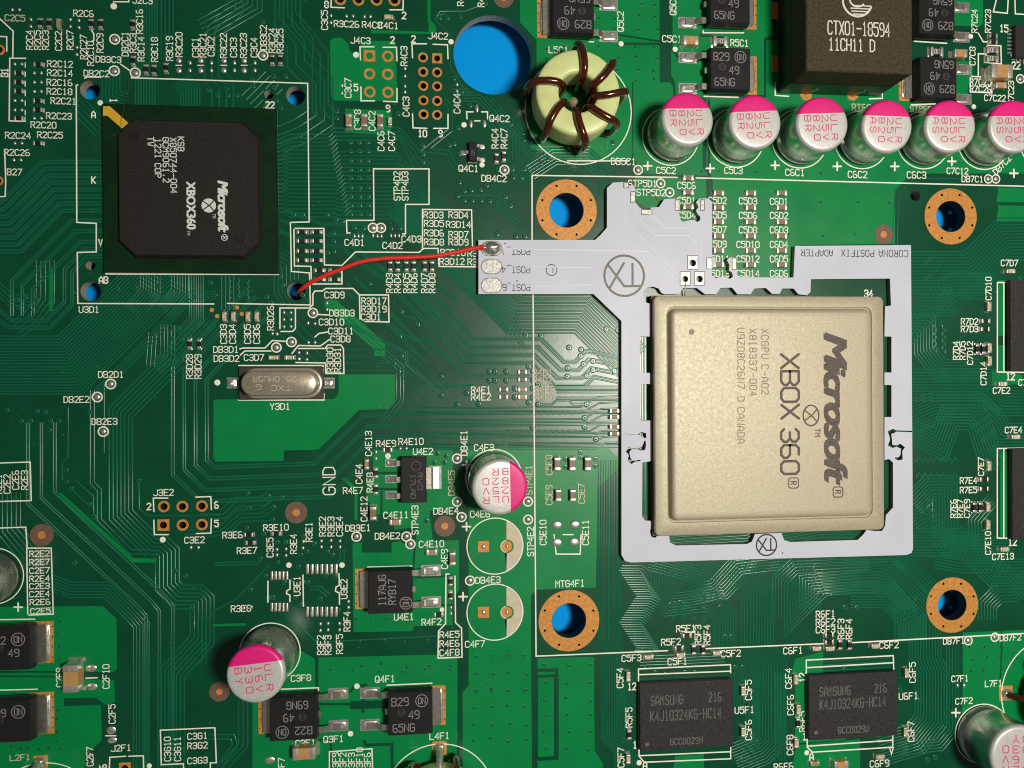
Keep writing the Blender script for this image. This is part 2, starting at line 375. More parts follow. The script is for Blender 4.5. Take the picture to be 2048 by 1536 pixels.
pour([(1996, 560), (2022, 560), (2022, 672), (1996, 672)]); pour([(2000, 905), (2026, 905), (2026, 1076), (2000, 1076)])
pour([(122, 985), (268, 1116), (312, 1116), (312, 1125), (264, 1125), (117, 994)]); pour([(98, 538), (106, 538), (106, 622), (98, 622)])
pour([(709, 978), (715, 978), (715, 1040), (709, 1040)]); pour([(684, 958), (692, 955), (712, 975), (706, 978)])
pour([(425, 1248), (492, 1246), (492, 1251), (425, 1253)])
# clear channels where the copper is cut back
def gap(pts, w):
    zc[0] += .0002; mb = MB(); k = S(*pts[0]); mb.stroke(P(pts), w * k, zc[0] + .004, caps=False); mb.build('copper_gap', 'mask', board)
for pts, w in (([(1187, 62), (1320, 83)], 4), ([(1240, 88), (1325, 88)], 5), ([(1265, 163), (1265, 330)], 3), ([(1408, 195), (1409, 335), (1418, 345), (1420, 400)], 8),
               ([(1342, 30), (1342, 95), (1360, 120), (1425, 120)], 6), ([(1400, 70), (1425, 70)], 8), ([(1530, 78), (1600, 74)], 5), ([(1908, 55), (1985, 60)], 8),
               ([(700, 918), (745, 918)], 4), ([(745, 946), (802, 946)], 5), ([(745, 978), (802, 978)], 5), ([(763, 982), (763, 1030), (740, 1030)], 4), ([(926, 950), (926, 1365)], 16),
               ([(830, 1060), (830, 1090), (822, 1190)], 4), ([(830, 1155), (905, 1152)], 4), ([(830, 1212), (905, 1210)], 4), ([(640, 1300), (915, 1288)], 26),
               ([(700, 1385), (710, 1370), (735, 1370)], 5), ([(726, 1372), (726, 1425)], 6), ([(700, 1410), (780, 1408)], 16), ([(640, 1408), (700, 1408)], 5),
               ([(727, 1480), (732, 1490), (784, 1488), (786, 1850)], 6), ([(1075, 1340), (1113, 1340), (1113, 1516), (1076, 1518)], 7),
               ([(-20, 1344), (60, 1343), (125, 1344)], 4), ([(-20, 1352), (125, 1353)], 3), ([(128, 1350), (232, 1352)], 16), ([(635, 1480), (662, 1480), (662, 1600)], 4), ([(2003, 1262), (2003, 1300), (1998, 1400)], 3),
               ([(1290, 352), (1290, 372), (1352, 440)], 3)):
    gap(pts, w)

# ---- bare metal: mounting rings, header pads, fiducials
for x, y, R, r in MOUNT:
    hs = [pcirc(x, y, r + .8, 40)]
    for k in range(8):
        a = math.radians(22.5 + 45 * k); hs.append(pcirc(x + R * .86 * math.cos(a), y + R * .86 * math.sin(a), 2.5, 8))
    plate('mounting_ring', pcirc(x, y, R, 64), hs, .004, .060, ['copper', 'copper'], board)
for x, y, R, r, q in HDR:
    h_ = [pcirc(x, y, r + .2, 16)]
    if q:
        cx, cy = W(x, y); a = R * S(x, y); plate('square_pin_pad', [(cx - a, cy - a), (cx + a, cy - a), (cx + a, cy + a), (cx - a, cy + a)], h_, .004, .062, ['copper', 'copper'], board)
    else: plate('pin_pad', pcirc(x, y, R, 24), h_, .004, .060, ['copper', 'copper'], board)
for i, (x, y, R, r) in enumerate(((592.5, 1025, 22, 7.4), (84, 1070, 23, 7.8), (889.5, 1052, 21, 7), (1767, 469, 19, 6.6), (1007, -4, 20, 7), (439, 1383, 20, 6.5))):
    c = W(x, y); k = S(x, y); f = MB().lathe([(R * k, .004), (R * k, .064)], c[0], c[1], 36).build('fiducial_mark', 'fid', board)
    MB().lathe([(r * k, .065), (r * k, .082)], c[0], c[1], 24).build('fiducial_dot', 'copper', f)

# ---- traces: real raised strips under the mask, in bundles
TR = MB(); tz = [0]
def trace(pts, w=3.0):
    tz[0] = (tz[0] + 1) % 7; m_ = pts[len(pts) // 2]; k = S(max(-100, min(2150, m_[0])), max(-100, min(1650, m_[1])))
    for run in clip(pts): TR.stroke(P(run), w * k * .95, .0012 * tz[0] - .004, h=.046, slope=.042)
KEEP = [(986, 110, 79), (180, 180, 19.5), (591.5, 191, 19), (181.5, 583, 20), (592.5, 582.5, 18.5), (538, 189, 9.5), (181, 531, 9.5), (1831, 391, 10.5)] + [(x, y, r + 1) for x, y, R, r in MOUNT] + [(x, y, R) for x, y, R, r, q in HDR]
def clip(pts):                                # traces stop short of every hole
    near = []
    for hx, hy, hr in KEEP:
        c = Vector((hx, hy))
        for a, b in zip(pts, pts[1:]):
            a, b = Vector(a), Vector(b); d = b - a; t_ = max(0, min(1, (c - a).dot(d) / max(d.length_squared, 1e-6)))
            if (a + d * t_ - c).length < hr + 4: near.append((c, hr + 4)); break
    if not near: return [pts]
    run, out = [], []
    for a, b in zip(pts, pts[1:]):
        a, b = Vector(a), Vector(b); n = max(1, int((b - a).length / 2.5))
        for i in range(n + 1):
            p = a + (b - a) * (i / n)
            if all((p - c).length > r for c, r in near): run.append(tuple(p))
            else:
                if len(run) > 2: out.append(run)
                run = []
    if len(run) > 2: out.append(run)
    return out
def offset(pts, d):
    Pv = [Vector(p) for p in pts]; out = []
    for i in range(len(Pv)):
        a = (Pv[i] - Pv[i - 1]).normalized() if i else None; b = (Pv[i + 1] - Pv[i]).normalized() if i < len(Pv) - 1 else None
        a = a or b; b = b or a; n1 = Vector((-a.y, a.x)); n2 = Vector((-b.y, b.x)); nn = (n1 + n2).normalized()
        q = Pv[i] + nn * (d / max(nn.dot(n1), .4)); out.append((q.x, q.y))
    return out
def bus(n, pitch, pts, w=2.6, jit=0.):
    offs = [(i - (n - 1) / 2) * pitch for i in range(n)] if isinstance(n, int) else [o * pitch for o in n]
    for d in offs:
        q = offset(pts, d)
        if jit:
            for e in (0, -1):
                a, b = Vector(q[e]), Vector(q[1 if e == 0 else -2]); v = (a - b); L = v.length
                if L > 30: q[e] = tuple(b + v * (1 - rnd.random() * min(.6, jit / L)))
        trace(q, w)
PR = lambda n, gap, step: [x for i in range(n) for x in ((i - (n - 1) / 2) * step - gap / 2, (i - (n - 1) / 2) * step + gap / 2)]
# left of the black package
bus(PR(8, 5.0, 14), 1, [(205, 372), (104, 372), (22, 454), (-90, 454)], 2.2)
bus(PR(3, 5, 21), 1, [(205, 462), (152, 462), (62, 552), (44, 570), (44, 632)], 2.2)
bus(PR(2, 5, 15), 1, [(205, 505), (172, 505), (136, 541), (136, 606), (96, 648), (20, 648), (-20, 616)], 2.2)
bus(20, 6.1, [(330, 540), (300, 570), (140, 730), (-90, 730)], 2.0)
bus(4, 5.2, [(432, 590), (384, 590), (290, 690), (190, 790)], 2.0)
bus(7, 7.8, [(420, 640), (345, 721), (241, 825), (241, 1030), (305, 1094), (322, 1094), (334, 1106), (334, 1172), (356, 1194), (396, 1194), (404, 1202), (404, 1280), (345, 1345), (345, 1600)], 2.2)
bus([-4, 4], 1, [(184, 780), (184, 966), (198, 980), (198, 1040), (262, 1104), (318, 1104)], 2.2)
trace([(208, 765), (208, 905)], 2); trace([(136, 815), (136, 914), (124, 927), (124, 960)], 2); trace([(150, 960), (186, 992), (187, 1030)], 2)
trace([(277, 965), (278, 1018), (294, 1031), (440, 1031)], 2); trace([(142, 978), (175, 1008)], 2)
bus(PR(3, 5, 27), 1, [(82, 845), (82, 996), (300, 1200), (318, 1222), (318, 1420), (318, 1600)], 2.2)
bus(6, 6.2, [(90, 1160), (140, 1180), (215, 1180), (265, 1230), (282, 1250), (282, 1600)], 2.0)
bus(6, 9, [(18, 985), (18, 1060), (60, 1110)], 2.0)
bus(PR(4, 5.2, 22.5), 1, [(520, 600), (470, 650), (379, 745), (379, 935), (415, 969), (645, 960), (742, 863), (860, 860), (1240, 857)], 2.6)
bus(8, 5.6, [(300, 545), (300, 585), (265, 625)], 1.8); bus(9, 5.6, [(365, 540), (365, 588), (330, 625)], 1.8)
bus(7, 4.6, [(392, 550), (392, 640), (360, 672)], 1.8); bus(5, 7, [(335, 650), (335, 712), (312, 738)], 1.8)
bus(3, 8, [(305, 665), (300, 735)], 1.8); bus(4, 8, [(455, 550), (455, 620)], 1.8)
for x0 in (458, 476, 495): trace([(x0 + (3 if i % 2 else -1), 556 + i * 5.5) for i in range(9)], 1.8)
# above the black package
bus(6, 9.5, [(500, -40), (500, 8), (405, 62)], 2.2); bus(4, 17, [(575, -40), (575, 55), (600, 85), (600, 125), (640, 165), (640, 235), (600, 262), (556, 280)], 2.2)
bus(3, 16, [(575, -40), (575, 30), (610, 70), (640, 110), (640, 215), (662, 240)], 2.0)
bus(8, 5.5, [(290, -30), (290, 215)], 1.8); bus(8, 5.5, [(360, 160), (380, 180), (380, 215)], 1.8); bus(6, 7, [(222, 140), (222, 195), (250, 205)], 1.8)
bus(4, 14, [(430, 100), (430, 155), (445, 172), (445, 215)], 2); bus(5, 12, [(548, 160), (500, 208)], 2.2); bus(3, 15, [(470, -40), (470, 20), (430, 60), (430, 110)], 2.2)
bus(5, 9, [(205, 260), (185, 240), (150, 205)], 1.8); bus(5, 8, [(330, -40), (330, 120)], 1.6)
# right of the black package: rows that run to the diagonal bundle
for i in range(22):
    y = 268 + i * 7.9; d = 12 if i < 14 else -10
    trace([(556, y + d), (566, y + d), (578, y), (668 + (i % 4) * 2, y), (676 + (i % 4) * 2, y + 4), (790, y + 4), (1010 + i * 2, y + 224 + i * 2)] if i > 3 else [(556, y + d), (580, y), (655, y), (668, y - 12), (800, y - 12), (860 - i * 8, y + 60)], 1.9)
    trace([(656 + i * 1.6, y - 2), (668 + i * 1.6, y - 14)], 2.2)
bus(5, 6.2, [(905, 190), (960, 190), (1070, 305), (1180, 305)], 2.2); bus(6, 6, [(1060, 345), (1110, 313), (1172, 313), (1215, 350)], 2.2)
bus(6, 7, [(1170, 310), (1215, 352), (1215, 390)], 2)
bus(16, 5.4, [(800, 395), (872, 467), (1030, 625), (1165, 625), (1265, 725)], 2.6)
bus(PR(4, 5.2, 16), 1, [(700, 480), (790, 545), (938, 702), (1072, 702), (1118, 748), (1160, 748), (1180, 728), (1250, 742)], 2.6)
bus(PR(1, 4.4, 0), 1, [(660, 560), (815, 675), (840, 680), (858, 680), (932, 753), (1090, 753), (1112, 775), (1250, 775)], 2.4)
bus(PR(1, 4.4, 0), 1, [(680, 640), (813, 705), (813, 728), (862, 772), (946, 772)], 2.4)
trace([(862, 772), (884, 754), (900, 772), (946, 773)], 2.2); trace([(862, 772), (882, 790), (900, 773)], 2.2)
bus(PR(2, 5, 15), 1, [(1112, 790), (1250, 790)], 2.6)
for y in (826, 861): trace([(1005 + i * 6, y + (2.5 if i % 2 else -1)) for i in range(26)], 2.2)
bus(4, 12, [(800, 835), (1165, 832), (1200, 812), (1250, 810)], 2.6); bus(4, 12, [(800, 882), (1185, 880), (1205, 868), (1250, 866)], 2.4)
trace([(1080, 809), (1104, 809), (1112, 801), (1138, 801), (1146, 809), (1172, 809)], 3)
bus(PR(3, 4, 22), 1, [(560, 440), (640, 470), (720, 470), (800, 540), (900, 620)], 2.0); bus(7, 8, [(556, 520), (572, 530), (572, 580), (600, 625)], 2.0)
bus(PR(2, 4, 20), 1, [(700, 560), (860, 720)], 2.0); trace([(800, 625), (815, 635), (825, 635), (838, 648)], 2.5)
trace([(890, 28), (874, 30), (870, 40), (901, 70), (901, 137), (914, 152), (920, 168), (940, 190)], 2.0); trace([(962, 10), (930, 22), (880, 22), (872, 32)], 2)
bus(2, 8, [(875, 180), (900, 215), (900, 260), (850, 300), (895, 305), (905, 330), (950, 350)], 2.0); trace([(910, 200), (924, 175), (924, 140)], 2)
bus(3, 8, [(985, 370), (1000, 390), (1000, 410), (1060, 465)], 2.2); trace([(917, 391), (982, 391), (995, 402), (995, 412), (1052, 470)], 2.2)
bus(7, 7, [(985, 230), (1025, 270), (1025, 320), (1068, 350)], 2); trace([(1042, 195), (1060, 215), (1060, 300)], 2.2)
# around the processor and the memory chips
bus(14, 6.4, [(1790, 545), (1945, 545), (2012, 478), (2200, 478)], 2.4); bus(9, 6.4, [(1790, 690), (1832, 640), (1905, 572), (1990, 572)], 2.2)
bus(8, 6, [(1800, 650), (1850, 650), (1850, 700), (1880, 740), (1960, 740)], 2.3); bus(11, 6.2, [(1800, 770), (1980, 770), (2010, 800), (2200, 800)], 2.3)
bus(11, 6.2, [(1800, 845), (1870, 815), (1950, 815), (1985, 850), (2000, 878), (2080, 878)], 2.3); bus(9, 6, [(1820, 860), (1880, 890), (1900, 835), (1955, 835), (1975, 900), (1990, 940)], 2.2)
bus(10, 6, [(1820, 1085), (1850, 1085), (1930, 1085), (1990, 1145), (2200, 1145)], 2.3); bus(9, 6, [(1826, 1010), (1860, 975), (1890, 975), (1890, 1060), (1940, 1100), (2000, 1160), (2060, 1160)], 2.2)
bus(8, 6, [(1826, 1050), (1850, 1030), (1870, 1060), (1900, 1095), (2030, 1095)], 2.2)
bus(2, 10, [(1790, 490), (1790, 460), (1795, 385), (1815, 362), (2000, 362)], 2.4)
bus(7, 6, [(1975, 1240), (1975, 1210), (2000, 1185), (2025, 1185), (2045, 1165), (2100, 1165)], 2.2)
for y in (915, 946): trace([(1832 + 6 * (i // 2), y + (0 if (i // 2) % 2 else 9)) for i in range(30)], 1.8)
for x0, y0 in ((1830, 545), (1848, 560), (1862, 585), (1870, 600), (1905, 690), (1875, 650)):
    for q in range(1): trace([(x0 + i * 4.2 + (2.5 if i % 2 else 0), y0 - i * 4.2 + (2.5 if i % 2 else 0)) for i in range(9)], 1.8)
for x0 in (1868, 1885): trace([(x0 + (6 if (i // 2) % 2 else 0), 650 + 7 * ((i + 1) // 2)) for i in range(16)], 1.8)
bus(10, 5.0, [(1219, 920), (1219, 1285), (1226, 1320), (1226, 1468), (1252, 1498), (1252, 1620)], 2.0)
for i in range(38):                           # chevron of short level runs
    y = 1132 + i * 4.7; ph = abs(((i + 9) % 22) - 11) / 11; x = 1238 + 34 * ph
    trace([(x, y), (x + 42 - 10 * ph, y), (x + 50, y + 8)], 2.4)
bus(9, 5.4, [(1322, 1100), (1322, 1180), (1340, 1210), (1420, 1200), (1450, 1230), (1450, 1300)], 2.0)
bus(8, 5.6, [(1345, 1120), (1385, 1160), (1385, 1190), (1430, 1180), (1475, 1130), (1560, 1120)], 2.0)
bus(12, 5.8, [(1462, 1130), (1515, 1180), (1515, 1300), (1540, 1330), (1540, 1480), (1520, 1500), (1470, 1520)], 2.0)
bus(12, 5.8, [(1560, 1110), (1600, 1150), (1600, 1200), (1640, 1160), (1780, 1150), (1850, 1225), (1850, 1320), (1862, 1345), (1862, 1440), (1830, 1480), (1760, 1500)], 2.0)
bus(8, 5.8, [(1620, 1220), (1620, 1170), (1680, 1165), (1760, 1165), (1810, 1220), (1810, 1285)], 2.0); bus(6, 5.8, [(1440, 1100), (1500, 1125), (1700, 1112), (1790, 1108), (1880, 1190)], 2.0)
bus(5, 6, [(1905, 1290), (1905, 1460), (1880, 1490), (1790, 1500)], 2.0); bus(8, 6.0, [(1250, 1345), (1250, 1400), (1275, 1420), (1300, 1420)], 2.0)
bus(10, 5.4, [(1300, 1070), (1330, 1100), (1500, 1090), (1520, 1075)], 2.0); bus(9, 5.4, [(1560, 1090), (1640, 1075), (1740, 1075)], 2.0); bus(5, 5, [(1288, 660), (1288, 1030)], 2.0)
for x0 in (1512, 1540, 1806, 1816, 1828): trace([(x0 + (4 if i % 2 else 0), 1190 + i * 7 + (170 if x0 in (1512, 1540) else 0)) for i in range(14)], 1.8)
for x0, y0 in ((1345, 1205), (1365, 1205), (1385, 1210), (1405, 1215)): trace([(x0 + (7 if ((i + 1) // 2) % 2 else 0), y0 + 9 * (i // 2)) for i in range(9)], 2)
for y0 in (1382, 1470, 1515): trace([(1480 + 6 * (i // 2), y0 + (0 if ((i + 1) // 2) % 2 else 12)) for i in range(14)], 1.8)
bus(5, 6, [(1280, 1325), (1450, 1318)], 1.8); bus(4, 6, [(1620, 1335), (1780, 1325)], 1.8); bus(6, 6, [(1470, 1340), (1478, 1352), (1478, 1410), (1470, 1420)], 1.8)
# lower left
bus(3, 9, [(400, 1028), (446, 1028), (472, 1004), (526, 1002), (540, 990)], 2); bus(3, 8, [(370, 1070), (440, 1062), (478, 1028), (522, 1026), (545, 1012)], 2)
trace([(545, 1041), (482, 1043), (450, 1075)], 2); bus(2, 5, [(430, 1128), (520, 1126)], 2.2); trace([(540, 1128), (470, 1200), (430, 1220), (412, 1240), (412, 1330)], 2)
trace([(404, 1190), (404, 1320), (395, 1330)], 2.2); trace([(590, 1245), (634, 1285), (915, 1270)], 2.2); bus(2, 7, [(620, 1176), (640, 1176), (655, 1190)], 2); bus(2, 8, [(684, 1100), (684, 1120), (676, 1130)], 2)
bus(3, 9, [(486, 1400), (486, 1490), (440, 1540)], 2); bus(2, 9, [(415, 1474), (465, 1474), (470, 1490), (440, 1530)], 2)
# more runs seen between the memory chips, below the adapter and beside the crystal
bus(9, 5.6, [(1300, 1118), (1420, 1150), (1420, 1176), (1445, 1176), (1470, 1150), (1470, 1110)], 2.0); bus(6, 6, [(1560, 1235), (1560, 1160), (1590, 1132), (1740, 1126)], 2.0)
bus(10, 5.6, [(1700, 1190), (1775, 1190), (1825, 1240), (1825, 1280)], 2.0); bus(6, 6, [(1870, 1120), (1920, 1130), (1990, 1130), (2060, 1190)], 2.0)
bus(8, 6, [(1840, 610), (1900, 610), (1940, 570), (1985, 570)], 2.0); bus(5, 6.4, [(1985, 1000), (1950, 1040), (1950, 1075), (1985, 1075)], 2.0)
bus(4, 14, [(560, 640), (640, 720), (800, 720), (880, 800)], 2.0); bus(3, 7, [(690, 640), (800, 735), (800, 800), (760, 850)], 2.0)
bus(4, 7, [(-20, 560), (20, 600), (80, 600)], 1.8); bus(5, 9, [(30, 660), (60, 640), (90, 600), (90, 520)], 1.8)
bus(5, 6, [(1490, 1350), (1505, 1365), (1505, 1490), (1490, 1505)], 1.8); bus(4, 6, [(1560, 1345), (1560, 1520)], 1.8)
tro = TR.build('traces', 'trace', board, smooth=True); tro['kind'] = 'stuff'

# ---- vias
VI = MB(); VD = MB()
def via(x, y, r=5.2):
    c = W(x, y); k = S(x, y); z0 = .052
    VI.lathe([(r * k * 1.2, -.004), (r * k * .95, z0 * .8), (r * k * .7, z0), (r * k * .4, z0 * .9)], c[0], c[1], 12); VD.disc(c[0], c[1], r * k * .36, z0 + .003, 8)
for x in (700, 718, 735):
    for j in range(9): via(x + j * .2, 284 + j * 18)
VL = '''587 428 605 428 654 428 672 438 684 442 708 455 726 456 781 456 799 456 666 466 667 482 667 502 655 505 738 567 770 566 802 623 835 649 799 673 787 727 802 712 797 743
918 364 928 381 942 380 961 379 973 370 928 400 944 400 962 400 979 401 1011 393 1021 411 915 391 994 468 1032 472 1050 472 1082 325 1095 317 1025 337 1049 337 1026 354 1043 354 996 339
1052 670 1082 671 1138 695 1162 699 1161 712 1186 722 1167 728 1135 736 1186 740 1134 753 1173 752 1213 658 1236 660 1229 742 1057 733 978 743 990 743 1012 743 978 761 990 761 1012 761 1066 743 1066 761 1076 769 1029 777 1029 795 1065 777 1065 795 1057 805 1076 809 1173 809 933 786 957 808 914 810 882 753 882 791 1169 836 1169 854 1192 879 1065 855
1100 918 1130 918 1160 915 1190 918 1100 932 1130 934 1190 932 1160 905 874 907 892 912 889 925 868 925 892 1020 852 1042 945 1030 1225 285 916 255 1022 247 1046 265 1048 278 908 287 919 307 845 290 846 307 846 323 898 290 879 35 895 35 921 32 971 6 940 210 908 156 924 182
495 987 536 992 563 995 498 1016 546 1014 545 1040 493 1056 527 1068 554 1085 571 1085 607 1073 628 1088 613 1103 601 1110 654 1104 664 1110 555 1125 520 1118 596 1134 531 1152 605 1165 568 1165 653 1150 670 1153 615 1165 580 1163 536 1196 545 1195 500 1180 590 1196 600 1210 640 1198 676 1220
132 940 133 963 142 977 178 1008 187 1033 277 961 149 1126 188 1035 350 1142 370 1152 384 1178 365 1500 30 1000 14 820 74 823 91 824 100 842 117 842 42 842 60 842 98 860 179 824 305 668 345 656 363 679 345 678 297 732 343 723 363 718 355 656 379 672 400 668
504 158 546 152 571 152 525 43 548 175 553 200 506 172 561 216 473 190 455 190 435 190 416 180 600 270 673 222 673 236 788 275 796 227 1640 1190 1665 1192 1690 1215 1714 1216 1340 1210 1360 1205 1440 1215 1451 1274 1462 1274 1470 1335 1485 1335 1490 1402 1490 1475 1840 1400 1835 1440 1855 1520 1870 1515 1800 1380 1256 1455 1248 1480 1290 1340 1310 1345 1330 1350 1350 1350 1370 1345 1390 1345 1690 1340 1665 1372 1820 1470 2042 555 1996 1475
560 552 565 570 605 590 640 560 430 590 420 565 533 594 541 605 270 575 317 571 272 580 235 577 37 615 72 600 35 600 60 636 80 636 50 595 2028 600 2028 625 2030 650 2030 940 2030 980 2030 1010'''.split()
for i in range(0, len(VL), 2): via(float(VL[i]), float(VL[i + 1]))
for x0, y0, x1, y1, nx, ny in ((1085, 15, 1230, 60, 6, 3), (1090, 95, 1310, 160, 7, 4), (1280, 10, 1312, 60, 2, 3), (1295, 340, 1400, 345, 3, 1), (1440, 345, 1780, 470, 6, 3), (720, 1280, 905, 1330, 5, 2), (950, 1310, 1050, 1380, 4, 3), (950, 1380, 1050, 1480, 4, 4), (660, 1340, 900, 1360, 6, 1), (1090, 1330, 1180, 1500, 3, 6), (118, 1245, 122, 1340, 1, 5), (20, 1495, 118, 1497, 6, 1), (112, 1420, 112, 1480, 1, 4), (1940, 1290, 2000, 1340, 3, 3), (710, 1240, 810, 1255, 4, 1)):
    for i in range(nx):
        for j in range(ny):
            via(x0 + (x1 - x0) * (i / max(1, nx - 1)) + rnd.uniform(-4, 4), y0 + (y1 - y0) * (j / max(1, ny - 1)) + rnd.uniform(-4, 4), 3.0)
v_ = VI.build('vias', 'trace', board, smooth=True); v_['kind'] = 'stuff'; v_ = VD.build('via_holes', 'dark', board); v_['kind'] = 'stuff'

# ---- white printing: outlines
SK = MB(); sz = [0]
def line(pts, w=2.6, closed=False, mb=None):
    sz[0] = (sz[0] + 1) % 9; k = S(*pts[0]); (mb or SK).stroke(P(pts), w * k, .066 + .0011 * sz[0], closed=closed)
def dot(x, y, r=6.0): c = W(x, y); SK.disc(c[0], c[1], r * S(x, y), .0775, 18)
def sring(x, y, r, w=2.2): sz[0] = (sz[0] + 1) % 9; SK.stroke(pcirc(x, y, r, 56), w * S(x, y), .066 + .0011 * sz[0], closed=True)
for pts in ([(263, 156), (615.5, 167), (618.5, 444), (581, 445), (583, 543), (619, 546), (621, 610), (455, 607)], [(428, 608), (156, 607), (155, 505), (193, 504), (193, 447), (154, 445), (153, 171), (156, 170)], [(170, 157), (175, 154), (202, 155)],
    [(548, 222), (554, 222), (557, 549), (212, 548)], [(588, 457), (648, 457), (649, 530), (684, 531), (684, 568), (623, 568), (622, 533), (589, 532), (588, 457)], [(684, 531), (711, 504), (838, 505), (847, 497), (876, 497), (878, 533), (955, 534)],
    [(845, 498), (845, 419), (943, 420), (945, 495)], [(805, 468), (811, 468), (811, 409), (858, 409), (858, 338), (747, 338), (748, 441), (693, 441), (694, 466), (700, 466)],
    [(730, 643), (778, 644), (777, 590), (719, 590), (720, 638)], [(719, 590), (706, 577), (652, 577), (645, 582), (630, 582), (626, 588), (626, 610), (618, 616), (560, 616), (560, 657)], [(591, 617), (591, 657), (585, 663), (562, 663)],
    [(635, 629), (657, 630)], [(480, 698), (486, 696), (530, 696), (545, 681), (574, 683)], [(481, 710), (490, 702), (542, 702)], [(659, 679), (641, 692), (597, 691), (584, 707)], [(597, 697), (650, 697), (656, 690), (682, 690), (687, 697), (688, 747), (652, 747), (651, 726), (592, 725)],
    [(656, 664), (638, 667), (630, 674)], [(478, 731), (646, 731), (647, 744)], [(477, 800), (648, 800), (648, 787)], [(242, 129), (262, 143)], [(183, 60), (188, 68), (188, 82), (184, 83)],
    [(-5, 33), (27, 63), (26, 116)], [(-5, 73), (14, 74), (14, 103)], [(52, 117), (20, 117), (19, 242), (51, 243)], [(10, 300), (12, 363), (11, 393), (-5, 394)], [(227, 4), (258, 4), (258, -6)],
    [(663, -10), (662, 15), (689, 16)], [(780, 20), (806, 20), (807, -10)], [(721, 120), (720, 94), (748, 94)], [(766, 95), (793, 95), (794, 122)], [(722, 174), (722, 202), (749, 202)], [(767, 203), (794, 204), (794, 177)],
    [(825, 116), (824, 88), (853, 88)], [(866, 89), (895, 90), (896, 118)], [(825, 228), (826, 256), (854, 257)], [(867, 257), (896, 257), (896, 229)], [(934, 238), (933, 224), (946, 224)], [(963, 224), (975, 224), (975, 238)], [(949, 242), (960, 242)], [(937, 325), (952, 325)],
    [(1064, 480), (1064, 351), (1354, 355)], [(1392, 356), (2060, 373)], [(1066, 588), (1072, 1312), (1335, 1301)], [(1412, 1297), (1648, 1287)], [(1704, 1285), (2060, 1266)], [(1135, 322), (1258, 322)],
    [(-5, 926), (61, 924), (63, 1001), (-5, 1003)], [(-5, 1056), (52, 1054), (55, 1096)], [(56, 1230), (54, 1096), (103, 1096), (107, 1228), (56, 1230)], [(308, 1023), (307, 996), (336, 996)], [(392, 994), (422, 993), (423, 1019)], [(308, 1040), (309, 1069), (337, 1069)], [(393, 1067), (422, 1066), (423, 1038)],
    [(536, 1162), (536, 1204)], [(580, 1160), (580, 1178), (574, 1181), (573, 1187), (580, 1190), (580, 1203)], [(606, 1150), (607, 1212)], [(678, 1147), (679, 1170), (672, 1174), (671, 1182), (679, 1186), (679, 1208)],
    [(898, 1148), (892, 1148), (891, 1247), (877, 1262), (876, 1316), (924, 1314), (923, 1256), (911, 1245), (910, 1152)], [(-5, 1239), (70, 1238)], [(-5, 1380), (75, 1378)], [(172, 1356), (195, 1355)], [(212, 1471), (232, 1471)],
    [(430, 1455), (321, 1460), (323, 1529), (367, 1527), (368, 1545)], [(430, 1455), (433, 1525), (421, 1525), (421, 1545)], [(218, 1560), (220, 1514), (252, 1512)], [(258, 1512), (287, 1511), (288, 1550)], [(659, 1560), (659, 1503), (744, 1497), (746, 1560)],
    [(735, 1134), (824, 1132)], [(563, 1378), (637, 1375), (636, 1400)], [(774, 1370), (864, 1366)], [(803, 914), (852, 914)], [(1178, 84), (1187, 84)], [(1406, 62), (1406, 66), (1487, 66)], [(1408, 193), (1476, 195)], [(1550, 165), (1550, 191), (1577, 193)], [(1738, 198), (1764, 197), (1764, 184)], [(1822, 210), (1870, 208)], [(1828, 83), (1893, 87)],
    [(1973, 91), (1970, 125), (2002, 128), (2001, 92), (1973, 91)], [(1971, 108), (1956, 108), (1956, 153)], [(1940, 153), (1983, 155), (1983, 186), (1940, 184), (1940, 153)], [(1956, 67), (1966, 84), (1975, 84)], [(1992, 0), (1986, 24), (2014, 27), (2016, -5)], [(2029, -5), (2030, 28), (2060, 30)], [(2022, 110), (2024, 118), (2028, 118)], [(1983, 156), (2000, 157)],
    [(1276.6, 1337.6), (1460.6, 1329), (1461, 1345)], [(1276.6, 1337.6), (1278, 1512), (1288, 1524), (1461, 1517), (1461, 1495)], [(1278, 1349), (1460, 1342)], [(1278, 1511), (1461, 1503)], [(1612, 1320), (1786, 1311), (1787, 1342)], [(1612, 1320), (1614, 1494), (1624, 1504), (1785, 1494), (1785, 1470)], [(1614, 1335), (1787, 1325)], [(1614, 1492), (1785, 1480)],
    [(1994, 565), (2060, 566)], [(1994, 565), (1994, 744), (2060, 745)], [(2007, 566), (2007, 744)], [(1994, 897), (2060, 896)], [(1994, 897), (1994, 1076), (2060, 1077)], [(2007, 897), (2007, 1076)], [(1370, 1264), (1388, 1264)], [(1108, 1069), (1112, 1108), (1160, 1108), (1162, 1069)], [(1126, 1069), (1146, 1069)]):
    line(pts)
for x in (358, 401.5, 448, 488.5): line([(x - 6, 131), (x + 6, 131)], 2)
for y in range(126, 240, 19): line([(51, y), (51, y + 9)], 2)
for x, y, r in ((228, 13, 6.5), (201, 206, 5.6), (712, 110, 6), (902, 84, 5.4), (928, 250, 5.4), (964, 330, 5.2), (435, 765, 6), (326, 1079, 6), (578, 1130, 5.6), (684, 1130, 5.6), (776, 912, 5.6), (714, 1372, 5.6), (701, 1467, 5.6), (1242, 88, 5.2), (1350, 99, 5.2), (1941, 73, 4.8), (1947, 214, 4.8), (1278, 1525, 5.4), (1613, 1505, 5), (884, 1219, 4.6), (299, 1531, 5)): dot(x, y, r)
